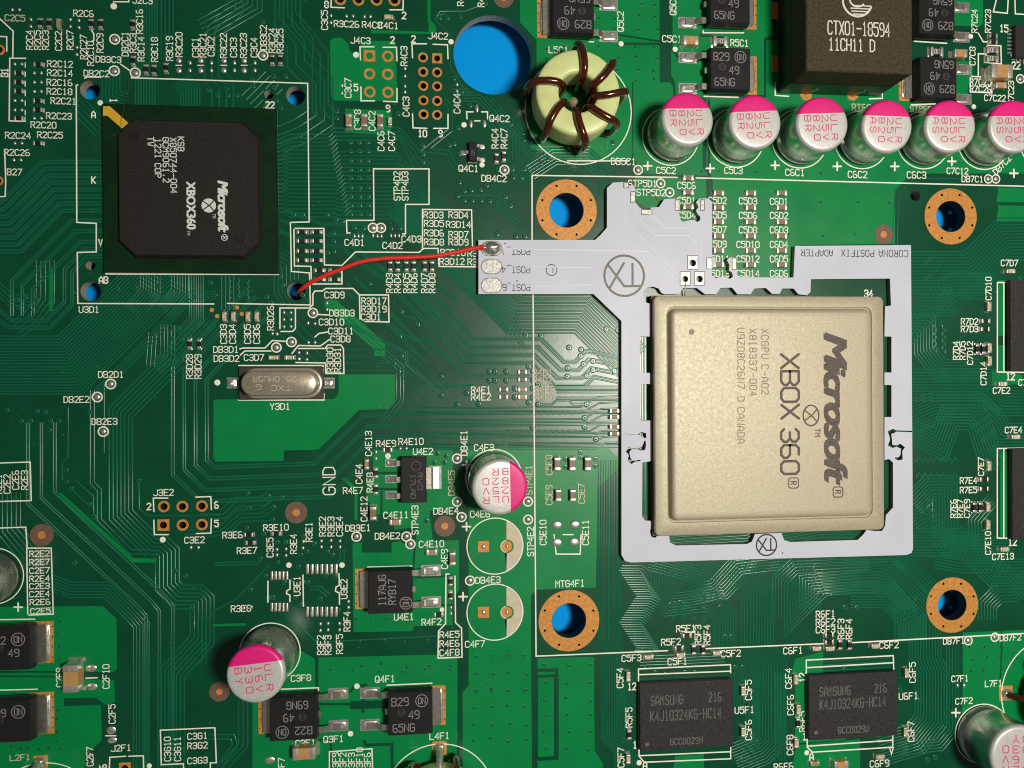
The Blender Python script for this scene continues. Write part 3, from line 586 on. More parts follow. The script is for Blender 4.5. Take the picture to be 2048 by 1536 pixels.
for x, y, r in ((1341, 273, 57), (1471, 276, 57.5), (1599, 278, 57), (1723, 280, 56), (1846, 281, 55), (1967, 283, 54), (2092, 286, 54), (990, 1092, 56), (990, 1224, 56), (540, 1305, 60), (1965, 1467, 57), (-12, 1152, 58), (1157, 221, 107), (878, 1597, 110), (2105, 1385, 106), (88, 1632, 110), (988, 955, 56)): sring(x, y, r)
for y in (1092.5, 1224.5):                    # filled segment that marks the minus side
    a0 = math.acos(23 / 56); pts = [(990 + 55.5 * math.cos(-a0 + 2 * a0 * i / 18), y + 55.5 * math.sin(-a0 + 2 * a0 * i / 18)) for i in range(19)]
    plate('minus_segment', P(pts), [pcirc(1014, y, 13.5, 20)], .004, .064, ['silkgrey', 'silkgrey'], board)
for x, y in ((37, 1214), (933, 930), (933, 1053), (926, 1193), (1295, 332), (1420, 337), (1550, 331), (1674, 333), (1789, 333), (1903, 323), (2027, 347), (1911, 1425)):
    for a, b in (((x - 8, y), (x + 8, y)), ((x, y - 8), (x, y + 8))): line([a, b], 3.4)
o = SK.build('printed_outlines', 'silk', board); o['kind'] = 'stuff'

# ---- white printing: codes
TXT = [l.split() for l in '''C2C5 30 36 0|R2C4 59 80 90|R2C5 75 80 90|R2C3 91 80 90|C2C2 117 82 90|R2C7 140 80 90|R2C6 167 27 0|R2C27 167 94 90|R2C10 181 107 90|R2C9 200 86 90|DB2C1 250 88 90|R3C3 266 86 90|R3C16 279 43 90|R3C14 282 98 90|R3C18 309 99 90|R3C19 339 97 90|R3C20 358 89 90|C3C1 391 95 90|R3C21 406 90 90|C3C2 422 93 90|R3C22 447 91 90|C3C3 467 95 90|R3C23 487 91 90|C3C4 508 95 90|DB3C2 527 75 90|R3C24 544 81 90|R3C25 560 82 90|DB3C3 217 119 0|DB2C2 193 147 0|R2C12 120 128 0|R2C14 120 146 0|R2C16 119 165 0|R2C18 119 183 0|R2C21 127 202 0|R2C23 118 232 0|R2C20 87 250 0|R2C24 36 271 0|R2C25 100 270 0|R2C26 34 305 0|B27 29 344 0|U3D1 178 619 0|J2C3 285 1 0
C3C5 649 40 90|R3C26 693 48 0|R4C8 744 50 0|C4C1 777 51 0|J4C3 721 81 0|R4C3 808 112 90|C3C7 696 176 90|C4C3 812 213 90|C3C8 715 239 90|C4C2 744 242 90|C4C6 762 282 90|C4C7 783 282 90|J4C2 876 72 0|C4C4 914 207 90|Q4C2 999 237 0|R4C4 990 277 90|R4C7 1008 277 90|R4B3 921 -8 90|R4B5 962 -6 90|L5C1 1117 100 0|Q4C1 937 337 0|DB4C2 988 357 0|STP4D2 794 372 90|STP4D3 810 372 90|C4D1 709 485 0|C4D2 785 491 0|C4D3 823 478 0|R3D3 867 430 0|R3D4 917 430 0|R3D5 868 447 0|R3D14 917 449 0|R3D6 868 466 0|R3D7 917 469 0|R3D8 868 484 0|R3D9 917 484 0|R3D10 906 505 0|R3D11 960 507 0|R3D12 904 523 0|R3D13 960 524 0
R4D3 779 566 90|R4D4 795 566 90|R4D5 813 566 90|R4D6 828 566 90|R4D7 849 566 90|R4D8 864 566 90|C3D9 669 590 0|R3D17 748 602 0|R3D19 748 618 0|C3D1 742 634 0|R3D26 541 636 90|DB3D3 684 626 0|C3D10 663 644 0|C3D11 682 662 0|C3D8 681 678 0|C3D3 447 668 90|C3D4 465 668 90|C3D5 495 668 90|C3D6 513 668 90|DB3D1 452 699 0|DB3D2 453 717 0|C3D7 508 715 0|R3D30 660 720 90|R3D31 675 720 90|R3D28 379 733 90|R3D29 396 733 90|DB2D1 222 749 0|DB2E2 153 799 0|DB2E3 209 843 0|Y3D1 560 813 0|R4E1 962 780 0|R4E2 962 794 0|R4D1 1085 745 0|R4D2 1085 760 0|R4E3 1089 779 0|R4E4 1089 794 0|U4E2 846 903 0|C4E3 968 895 0|DB4E1 928 886 90|R4E10 822 883 0|R4E9 772 887 0|C4E13 737 887 90|C4E4 718 948 90|R4E8 740 965 90|R4E7 706 981 0|C4E12 728 1018 90|C4E11 792 1030 0|DB4E5 903 966 90|DB4E4 892 1022 0|C4E6 960 1028 0|STP4E3 830 1040 90|STP4E1 1058 960 90|STP4E2 1061 1083 90|DB3E1 716 1056 0|DB4E2 775 1072 0|C4E10 863 1088 0|C4E9 889 1118 90|DB4E3 976 1160 0
R4E5 899 1269 0|R4E6 899 1287 0|C4F8 899 1305 0|C4F7 950 1288 0|R4F2 863 1244 0|U4E1 808 1234 0|U3E1 594 1172 90|U3E2 688 1178 90|R3F4 694 1243 90|R3F2 641 1290 90|R3F3 656 1290 90|R3F5 679 1288 90|R3E8 482 1217 0|R3E6 465 1070 0|R3E7 494 1101 0|R3E10 552 1055 0|C3E5 540 1095 90|R3E4 587 1088 90|R3E1 618 1064 90|R3E2 645 1053 90|R3E3 662 1053 90|C3E4 679 1053 90|J3E2 327 985 0|C3E2 389 1080 0|R2E1 -3 968 90|C2E2 14 968 90|C2E6 31 960 90|R2E3 49 960 90|R2E2 79 1107 0|R2E7 79 1124 0|C2E7 79 1141 0|R2E4 79 1157 0|C2E3 79 1172 0|C2E4 79 1188 0|R2E6 80 1204 0|C2E5 81 1222 0|C2F10 212 1353 90|C2F5 224 1428 90|C2F9 119 1355 90|L2F1 40 1515 0|J2F1 242 1496 0|C2F7 180 1513 90|C3G10 335 1498 90|C3G11 355 1498 90|C3G1 395 1472 0|R3G2 395 1491 0|C3G3 395 1521 0|C3F8 602 1356 0|Q3F1 667 1478 0|C3F1 611 1486 0|Q4F1 770 1358 0|L4F1 879 1472 0|C3F7 563 1535 90|C3F9 671 1525 90|C3F2 686 1525 90|C3F3 703 1525 90|R3F10 719 1520 90|R3F6 735 1525 90|MTG4F1 1140 1167 0|C5E10 1086 1065 90|C5E11 1171 1065 90|C5E8 1098 930 90|C5E9 1098 990 90|C5E7 1163 987 90
Q5C2 1241 43 90|Q5C1 1346 10 90|C5C1 1344 78 0|R5C1 1479 86 0|C5C2 1332 341 0|C5C3 1467 341 0|C6C1 1590 345 0|C6C2 1715 349 0|C6C3 1833 350 0|C7C12 1915 342 0|DB5C1 1247 323 0|DB7C1 1945 358 0|DB7C2 2004 330 45|RT6C1 1728 215 0|STP6C1 1846 218 0|R7C24 1949 42 90|R7C23 1976 42 90|C7C8 1945 112 90|R7C25 1961 164 0|R7C26 1961 178 0|C7C22 1990 196 0|C7C23 2022 185 90|STP5D1 1285 367 0|STP5D2 1302 385 0|C5C6 1373 371 0|C5D1 1373 401 0|C5D4 1373 430 0|C5D2 1435 401 0|C5D5 1435 430 0|C5D7 1435 459 0|C5D9 1435 488 0|C5D11 1436 518 0|C5D13 1436 547 0|C5D3 1496 402 0|C5D6 1496 431 0|C5D8 1496 460 0|C5D10 1496 489 0|C5D12 1496 518 0|C5D14 1496 547 0|C6D1 1558 403 0|C6D2 1558 431 0|C6D3 1558 460 0|C6D4 1558 489 0|C6D5 1558 518 0|C6D6 1558 547 0
C7D7 2019 526 0|C7D10 1977 577 90|R7D2 1939 643 0|R7D3 1939 658 0|R7D4 1912 701 90|R7D5 1925 701 90|C7D12 1940 706 90|C7D14 1967 747 90|C7E2 2003 781 0|C7E1 2054 765 0|C7E4 2027 860 0|C7E7 1962 933 90|R7E4 1937 961 0|R7E5 1937 980 0|R7E6 1907 1017 90|R7E7 1920 1017 90|C7E9 1934 1017 90|C7E10 1976 1086 90|C7E13 2006 1113 0|DB7F1 1908 1282 0|DB7F2 2021 1275 0|C7F1 1920 1357 0|L7F1 1987 1367 0|C7F2 1928 1402 0|U5F1 1489 1420 0|U6F1 1817 1392 0|C5F3 1263 1316 0|C5F4 1240 1356 90|R5F5 1258 1435 90|C5F7 1242 1515 90|R5F1 1372 1257 0|R5F2 1342 1284 0|R5F3 1396 1270 90|R5F4 1414 1270 90|C5F2 1462 1307 0|C5F1 1355 1323 0|C5F5 1497 1380 90|C5F6 1497 1460 90|C6F1 1586 1301 0|R6F1 1651 1228 0|R6F2 1651 1244 0|C6F3 1651 1259 0|R6F3 1682 1258 90|R6F4 1698 1258 90|C6F2 1778 1290 0|C6F5 1825 1345 90|C6F7 1822 1463 90|C6F4 1577 1357 90|C6F6 1581 1410 90|R6F5 1605 1443 90|C6F8 1580 1490 90|C6F9 1759 1527 0|R6F6 1567 1533 0'''.replace('\n', '|').split('|')]
FAINT = {'R4D1', 'R4D2', 'R4E3', 'R4E4', 'C5E8', 'C5E9', 'C5E7', 'STP4E1', 'DB4E5', 'C2C5', 'L2F1', 'STP6C1', 'RT6C1'}
small = MB()
for s, x, y, r in TXT:
    x, y = float(x), float(y); p = 9.6 if (s[0] in 'CR' and 1360 < x < 1580 and y < 560) else (10.0 if len(s) > 5 else 10.3)
    if x > 1840: p = 9.2
    k = letters(MB(), s, x, y, float(r), (11.2 if x < 110 and y > 1090 else 12.3) if x < 1840 else 11.2, p, sw=1.85)
    k.build('printed_code', 'silkgrey' if s in FAINT else 'silk', board)
for s, x, y, r in (('1', 227, 201, -90), ('A', 187, 229, 0), ('K', 187, 360, 0), ('V', 201, 485, 0), ('AB', 207, 560, 0), ('22', 540, 210, 0), ('8', 653, 9, 0), ('2', 808, 31, 0), ('2', 785, 80, 0), ('5', 712, 175, 0), ('9', 776, 217, 0), ('2', 827, 78, 0), ('10', 845, 267, 0), ('9', 881, 267, 0), ('2', 298, 1013, 0), ('6', 433, 1010, 0), ('5', 433, 1047, 0), ('6', 206, 1533, 90),
                   ('15', 2008, 57, 0), ('22', 2032, 131, 0), ('12', 2021, 753, 0), ('12', 2025, 1084, 0), ('12', 1264, 1373, 0), ('1', 1270, 1490, 0), ('12', 1605, 1355, 90), ('1', 1609, 1473, 0), ('A', 1623, 1513, 0), ('V', 1783, 1502, 0), ('A', 1290, 1530, 0), ('34', 1737, 587, 0), ('B1', 9, 145, 90)):
    letters(small, s, x, y, r, 13, 9.5, sw=2.5)
o = small.build('printed_pin_numbers', 'silk', board); o['kind'] = 'stuff'
letters(MB(), 'GND', 658, 962, 90, 24, 20, sw=2.4).build('printed_code', 'silk', board)

# ---- test points: ring of print round a solder dome
dome = MB().lathe([(.50, 0), (.47, .10), (.36, .20), (.2, .26), (.05, .275)], 0, 0, 18).mesh('solder_dome', 'solder', True)
tring = MB().ring(0, 0, .59, .80, .078, 0, 30).mesh('test_ring', 'silk')
for x, y in ((230, 79), (229, 142), (271, 146), (526.5, 111), (1009, 340), (746, 456), (762, 456), (626, 626), (583, 684), (553, 695), (222, 768), (195, 794), (207, 863), (914, 917), (914, 1003), (923, 1034), (713, 1073), (813, 1073), (821, 1088), (940, 1161), (1056, 1003), (1056, 1039), (1276, 340), (1321, 367), (1339, 385), (1976, 358), (1991, 358), (1936, 1281), (1989, 1274), (2040, 158)):
    c = W(x, y); tp = put('test_point', dome, board, (c[0], c[1], .004)); tp.scale = (.86, .86, .86)
    r_ = put('test_point_ring', tring, board, (c[0], c[1], rnd.uniform(0, .004))); r_.scale = (.92, .92, 1)
# square and round soldered pads of the two missing capacitors
for y in (1093, 1224.5):
    c = W(967, y); k = 11 * S(967, y); q = plate('capacitor_pad', [(c[0] - k, c[1] - k), (c[0] + k, c[1] - k), (c[0] + k, c[1] + k), (c[0] - k, c[1] + k)], [], .004, .066, ['copper', 'copper'], board); put('solder_dot', dome, q, (c[0], c[1], .06)).scale = (.75, .75, .9)
    q = plate('capacitor_pad', pcirc(1014, y - .5, 10.5, 24), [], .004, .066, ['copper', 'copper'], board); c = W(1014, y - .5); put('solder_dot', dome, q, (c[0], c[1], .06)).scale = (.55, .55, .7)

# ---- bare solder pads of unfitted parts
pdome = MB().lathe([(1, 0), (.92, .45), (.6, .8), (.2, 1)], 0, 0, 12)
PD = MB()
def spad(x, y, rx=3.2, ry=4.2, h=.17):
    c = W(x, y); k = S(x, y); PD.add([(c[0] + v[0] * rx * k, c[1] + v[1] * ry * k, .004 + v[2] * h) for v in pdome.v], pdome.f)
def pair(x, y, d, o='h', rx=3.2, ry=4.0):
    for s in (-1, 1): spad(x + (s * d / 2 if o == 'h' else 0), y + (s * d / 2 if o == 'v' else 0), rx, ry)
for x, y in ((32, 19.5), (76, 146), (76, 164.5), (76, 183), (76, 236.5), (37, 128), (37, 201), (37, 220), (37, 286.5), (35, 320)): pair(x, y, 14)
for x, y in ((62, 46), (141, 46), (158, 48), (154, 102)): pair(x, y, 14, 'v')
for x in (380, 423, 469, 510): pair(x, 133, 15, 'v', 3.6, 5)
for x in (358, 401.5, 448, 488.5):
    for yy in (121, 141): spad(x, yy, 6, 6.5, .22)
for x, y in ((662, 31), (693, 32), (706, 32), (729, 33), (741, 33), (662, 45)): spad(x, y)
for y in (137, 152, 172, 184): spad(810, y)
for y in (169, 182): spad(914, y)
for y in (171, 186): spad(684, y)
for x, y in ((954, 217), (942, 248), (969, 248)): spad(x, y, 4, 9)
for x in (709, 717, 725, 746, 755, 763, 782, 790, 798): spad(x, 471 + (x % 2), 2.6, 5)
for x, y in ((654, 606), (654, 619), (545, 667), (554, 668), (616, 646), (630, 647), (617, 685), (630, 685), (598, 705), (614, 706), (599, 718), (614, 719), (568, 625), (582, 625), (568, 639), (582, 639), (568, 653), (582, 653), (382, 1095), (397, 1095), (752, 904), (752, 917), (801, 897), (813, 897), (488, 1216), (503, 1214), (554, 1099), (554, 1110), (572, 1098), (572, 1111), (607, 1083), (606, 1096), (643, 1082), (643, 1094), (662, 1081), (662, 1094), (680, 1082), (680, 1094), (641, 1248), (641, 1261), (656, 1247), (656, 1260), (679, 1247), (679, 1260), (697, 1203), (697, 1215), (902, 1215), (902, 1227), (184, 1510), (184, 1524), (1915, 1371), (1928, 1371)): spad(x, y)
o = PD.build('bare_solder_pads', 'solder', board, smooth=True); o['kind'] = 'stuff'
big = pdome.mesh('pad', 'solder', True)
def bigpad(x, y, rx, ry, h=.2):
    c = W(x, y); k = S(x, y); q = put('solder_pad', big, board, (c[0], c[1], .035)); q.scale = (rx * k, ry * k, h)
slim = MB().loft([(0, 1, 1, .35), (.55, .93, .97, .35), (1, .55, .86, .3)], 3).mesh('slim_pad', 'solder', True)
def slimpad(x, y, rx, ry):
    c = W(x, y); k = S(x, y); q = put('solder_pad', slim, board, (c[0], c[1], .035)); q.scale = (rx * k, ry * k, .16)
for i in range(7): slimpad(615 + i * 9.6, 1138, 3.4, 10.5); slimpad(615 + i * 9.6, 1223, 3.4, 10.5)
for i in range(5): slimpad(544 + i * 7.6, 1151, 2.9, 9.2); slimpad(544 + i * 7.6, 1214, 2.9, 9.2)
for x, y in ((424, 620), (434.5, 632), (474, 615), (484, 628)):
    c = W(x, y); MB().lathe([(4.4 * S(x, y), .004), (4.4 * S(x, y), .064)], c[0], c[1], 16).build('copper_spot', 'copper', board)
DS = MB(); rd = random.Random(5)
for i in range(260):
    c = W(rd.uniform(0, 2048), rd.uniform(0, 1536)); DS.disc(c[0], c[1], rd.uniform(.015, .05), .1, 6, rd.uniform(.015, .05))
o = DS.build('dust', 'silkgrey'); o['kind'] = 'stuff'; o['label'] = 'pale specks of dust scattered over the green board'
for x, y in ((1114, 1050), (1150, 1049), (1114, 1085), (1148, 1084)): bigpad(x, y, 11, 9, .25)
for x, y, a, b in ((183, 1336, 12, 8), (184, 1373, 12, 8), (223, 1460, 10, 9), (225, 1480, 10, 7), (540, 1520, 11, 8)): bigpad(x, y, a, b)

# ================================================================== components
# ---- chip resistors and chip capacitors
cache = {}
def chip_meshes(L, Wd, H, body):
    key = (round(L, 2), round(Wd, 2), H, body)
    if key not in cache:
        b = MB().box(0, 0, .03, L * .62, Wd * .96, H, min(.05, H * .15)).mesh('body', body)
        e = MB().box(0, 0, .02, L * .24, Wd, H + .02, min(.06, H * .2), 2).mesh('end_cap', 'endcap', True)
        s = MB().add([(-.5, -.5, 0), (.5, -.5, 0), (.5, .5, 0), (-.5, .5, 0), (.5, -.42, 1), (.5, .42, 1), (.0, -.3, .35), (.0, .3, .35)],
                     [(0, 1, 4, 6), (1, 2, 5, 4), (2, 3, 7, 5), (3, 0, 6, 7), (6, 4, 5, 7)]).mesh('solder_fillet', 'solder')
        cache[key] = (b, e, s)
    return cache[key]
BODY = {'r': ('resb', .33, 'black chip resistor', 'chip_resistor', 'resistor'), 'c': ('cer', .55, 'tan chip capacitor', 'chip_capacitor', 'capacitor'), 'd': ('cer2', .6, 'brown chip capacitor', 'chip_capacitor', 'capacitor'),
        'o': ('cer3', .9, 'orange-tan chip capacitor', 'chip_capacitor', 'capacitor'), 'p': ('cer4', .6, 'pale chip capacitor', 'chip_capacitor', 'capacitor')}
def chip(kind, x, y, o, ref, L=18., Wd=8.4, H=None, label=None, group=None):
    m, h, words, name, cat = BODY[kind]; H = H or h; k = S(x, y); L *= k; Wd *= k; c = W(x, y, H)
    t = thing(name, label or f'{words} soldered next to the printed code {ref}', cat, (c[0], c[1], .03), 0 if o == 'h' else math.pi / 2, group or ('small chip resistors' if kind == 'r' else 'small chip capacitors'))
    b, e, s = chip_meshes(L, Wd, H, m)
    put('body', b, t, (0, 0, 0))
    for sg in (-1, 1):
        q = put('end_cap', e, t, (sg * L * .385, 0, 0)); f = put('solder_fillet', s, t, (sg * L * .56, 0, .0)); f.scale = (-sg * L * .16, Wd * 1.15, H * .6)
    return t
CH = '''r 79 45 v R2C5|r 97 46 v R2C3|c 116 46 v C2C2|r 181 47 v R2C10|r 200 47 v R2C9|r 264.5 48 v R3C16|r 265.5 121 v R3C3|r 291 138 v R3C14|r 307 139 v R3C18|r 331 135 v R3C19|r 544 119 v R3C24|r 560.5 119 v R3C25|r 76 128 h R2C12|r 75 201 h R2C21|r 75 219 h R2C23|r 75 286 h R2C25
p 777 33 h C4C1|r 993 316 v R4C4|r 1008 312 v R4C7|r 780 532 v R4D3|r 795 532 v R4D4|r 812.5 532 v R4D5|r 827 532 v R4D6|r 849 532 v R4D7|r 864 532 v R4D8|p 448 633 v C3D3|p 466 633 v C3D4|p 495 633 v C3D5|p 513 633 v C3D6|p 546 715 h C3D7|r 378.5 688 v R3D28|r 398 688 v R3D29|r 1007 779 h R4E1|r 1007 794 h R4E2
r 775 900 h R4E9|r 751 946 v R4E8|r 751 979 v R4E7|c 733 929 v C4E4|r 877 1230 h R4F2|r 497 1070 h R3E6|r 500 1086 h R3E7|r 552 1068 h R3E10
p 2022 542 h C7D7|p 1979 613 v C7D10|r 1972 642 h R7D2|r 1971 658 h R7D3|r 1956 698 v R7D4|r 1968 698 v R7D5|p 1980 696 v C7D12|p 1980 722 v C7D14|p 2006 768 h C7E2|p 2032 874 h C7E4|p 1979 932 v C7E7|r 1969 959 h R7E4|r 1969 978 h R7E5|r 1950 1015 v R7E6|r 1962 1015 v R7E7|p 1977 1014 v C7E9|p 1977 1050 v C7E10|p 2010 1099 h C7E13
p 1298 1315 h C5F3|p 1257 1354 v C5F4|r 1259 1470 v R5F5|p 1257 1519 v C5F7|r 1374 1272 h R5F1|r 1358 1297 h R5F2|p 1362 1311 h C5F1|r 1388 1300 v R5F3|r 1407 1300 v R5F4|p 1435 1307 h C5F2|p 1487 1383 v C5F5|p 1487 1465 v C5F6|p 1634 1298 h C6F1|r 1659 1271 h R6F1|r 1659 1285 h R6F2|p 1661 1298 h C6F3|r 1681 1290 v R6F3|r 1700 1290 v R6F4|p 1752 1293 h C6F2|p 1814 1347 v C6F5|p 1812 1465 v C6F7|p 1593 1360 v C6F4|p 1598 1420 v C6F6|r 1597 1447 v R6F5|p 1594 1487 v C6F8|p 1761 1515 h C6F9'''.replace('\n', '|').split('|')
for l in CH:
    k, x, y, o, ref = l.split(); chip(k, float(x), float(y), o, ref)
for i, y in enumerate((145, 163.5, 181.5, 236)): chip('r', 37, y, 'h', '', label='black chip resistor in the tall printed outline, level with the code ' + ('R2C14', 'R2C16', 'R2C18', 'R2C23')[i], group='resistors in the tall outline')
for x in (603.6, 633):
    for i, y in enumerate((463.5, 481.5, 501.5, 520)): chip('r', x, y, 'h', '', 20, 7.8, label=f'chip resistor, {("fourth", "third", "second", "first")[i]} row from the red wire hole, ' + ('toward the black package' if x < 620 else 'away from the black package'), group='block of eight resistors')
for x in (638.5, 668.7):
    for y in (540.5, 558.5): chip('r', x, y, 'h', '', 20, 7.8, label='chip resistor by the red wire, ' + ('row toward block of eight, ' if y < 550 else 'row toward the code C3D9, ') + ('toward the wire hole' if x < 650 else 'away from the wire hole'), group='four resistors under the red wire')
for x, l in ((697, 'on the far side of C3C8 from C4C2'), (728, 'between the printed codes C3C8 and C4C2'), (760, 'between the printed code C4C2 and a smaller capacitor')): chip('d' if x > 700 else 'c', x, 240, 'v', '', 25, 12, .8, label='brown chip capacitor ' + l, group='row of chip capacitors on a green copper area')
chip('p', 779.5, 242, 'v', 'C4C7', 16, 8)
chip('p', 579, 715, 'h', '', label='pale chip capacitor above the middle of the oval crystal can')
for y in (744, 759): chip('r', 1045, y, 'h', '', 18, 8, label='dark chip resistor amid shiny traces, beside the faint code ' + ('R4D1' if y < 750 else 'R4D2'), group='upper pair in the shiny area')
for y in (779, 794): chip('c', 1045, y, 'h', '', 18, 8.5, label='tan chip capacitor amid shiny traces, in line with the code ' + ('R4E1' if y < 785 else 'R4E2'), group='lower pair in the shiny area')
for i, y in enumerate((822, 834, 854, 867.5)): chip('d', 1229, y, 'h', '', 19, 8, label=f'brown chip capacitor against the adapter edge, {("fourth", "third", "second", "first")[i]} from the adapter joint', group='four capacitors at the adapter edge')
for i, (x, y) in enumerate(((1115, 928), (1145, 928), (1176, 928))): chip('d', x, y, 'v', '', 25, 12, .8, label=f'brown chip capacitor, {("first", "middle", "last")[i]} of the three counted from the code C5E8', group='row of three chip capacitors')
for x, y in ((1117, 991), (1146, 991)): chip('d', x, y, 'v', '', 22, 11, .8, label='brown chip capacitor of a pair, right beside the code ' .replace('right ', '') + ('C5E9' if x < 1130 else 'C5E7'), group='pair of chip capacitors')
chip('d', 746, 1027, 'v', 'C4E12', 26, 13, .9); chip('c', 790, 1045, 'h', 'C4E11', 22, 11.5, .7); chip('c', 863, 1105, 'h', 'C4E10', 21, 11.5, .7); chip('d', 905, 1118, 'v', 'C4E9', 25, 12, .8)
for y in (1163, 1191): chip('r', 901, y, 'v', '', 16, 8, label='black chip resistor inside the printed funnel, nearer the code ' + ('C4E9' if y < 1180 else 'R4F2'), group='resistors in the printed funnel')
chip('o', 141, 1358, 'v', 'C2F9', 54, 30, 1.9, label='large orange-tan chip capacitor standing beside the code C2F10'); chip('o', 608, 1508, 'h', 'C3F1', 44, 24, 1.6)
chip('o', 1382, 80, 'h', 'C5C1', 30, 17, 1.1); chip('o', 1922, 106, 'h', 'C7C8', 26, 15, 1.1); chip('o', 2005, 142, 'h', '', 42, 26, 1.9, label='large orange-tan chip capacitor beside the outlined codes R7C25 and R7C26'); chip('o', 2003, 170, 'h', 'C7C22', 22, 11, .8)
for y in (71, 83): chip('r', 1987, y, 'h', '', 17, 8, label='tiny black chip resistor under the code R7C23, ' + ('next to the code itself' if y < 80 else 'at the end of the printed leader'), group='pair of resistors under R7C23')
for x, y, s, L, Wd, lab in ((1441, 82, '1R00', 28, 19, 'black chip resistor marked 1R00 beside the code R5C1'), (1874, 103, '1R0', 26, 17, 'black marked chip resistor between two power transistors'), (1986, 100, '100', 24, 12.5, 'upper marked chip resistor in the square printed outline'), (1986, 117, '100', 24, 12.5, 'lower marked chip resistor in the square printed outline')):
    r_ = chip('r', x, y, 'h', '', L, Wd, .45, label=lab, group='marked chip resistors'); k = S(x, y)
    letters(MB(), s, 0, 0, 0 if x < 1800 else 180, 9, 3.9, w=2.9, sw=1.0, z=.458, center=(0, 0), scale=k).build('marking', 'tprint', r_)
for i, y in enumerate((355, 384, 413)): chip('d', 1377, y, 'h', ('C5C6', 'C5D1', 'C5D4')[i], 21, 10.5, .7, label=f'brown chip capacitor just above the printed code {("C5C6", "C5D1", "C5D4")[i]}')
for x, refs in ((1438, 'C5D2 C5D5 C5D7 C5D9 C5D11 C5D13'), (1502, 'C5D3 C5D6 C5D8 C5D10 C5D12 C5D14'), (1564, 'C6D1 C6D2 C6D3 C6D4 C6D5 C6D6')):
    for i, rf in enumerate(refs.split()): chip('d', x, 385.5 + i * 28.7, 'h', rf, 21, 10.5, .7, label=f'brown chip capacitor just above the printed code {rf}', group='columns of brown chip capacitors')
chip('c', 1630, 1528, 'h', '', label='tan chip capacitor below the letter A of a memory chip outline'); chip('o', 1683, 1532, 'h', '', 28, 17, 1.1, label='orange-tan chip capacitor below the memory chip beside U6F1')

# ---- power transistors (flat black body, metal tab, bent legs)
def bar(mb, path, y, w, th=.5):               # bent strip in the x-z plane
    n = len(path); v = []; f = []
    for i, (x, z) in enumerate(path):
        a = Vector(path[max(0, i - 1)]); b = Vector(path[min(n - 1, i + 1)]); d = (b - a).normalized(); nn = Vector((-d.y, d.x)) * th / 2
        for s in (1, -1):
            for sy in (-1, 1): v.append((x + nn.x * s, y + sy * w / 2, z + nn.y * s))
    for i in range(n - 1):
        a, b = i * 4, i * 4 + 4
        f += [(a, a + 1, b + 1, b), (a + 2, b + 2, b + 3, a + 3), (a, b, b + 2, a + 2), (a + 1, a + 3, b + 3, b + 1)]
    f += [(0, 2, 3, 1), (n * 4 - 4, n * 4 - 3, n * 4 - 1, n * 4 - 2)]
    return mb.add(v, f)
def lump(mb, cx, cy, sx, sy, h, z=.03, seed=0):  # uneven solder on a pad
    n = 18; prof = [(1, 0), (.93, .55), (.7, .85), (.35, 1), (.05, 1.02)]; v = []; f = []
    for r, q in prof:
        for i in range(n):
            a = 6.2831853 * i / n; ex = abs(math.cos(a)) ** .55 * math.copysign(1, math.cos(a)); ey = abs(math.sin(a)) ** .55 * math.copysign(1, math.sin(a))
            nz = mnoise.noise(Vector((ex * r * 1.7 + seed, ey * r * 1.7, q * 2 + seed)))
            v.append((cx + ex * r * sx / 2, cy + ey * r * sy / 2, z + h * q * (1 + .6 * nz)))
    for k in range(len(prof) - 1):
        for i in range(n): j = (i + 1) % n; f.append((k * n + i, k * n + j, k * n + n + j, k * n + n + i))
    f.append(tuple((len(prof) - 1) * n + i for i in range(n)))
    return mb.add(v, f)
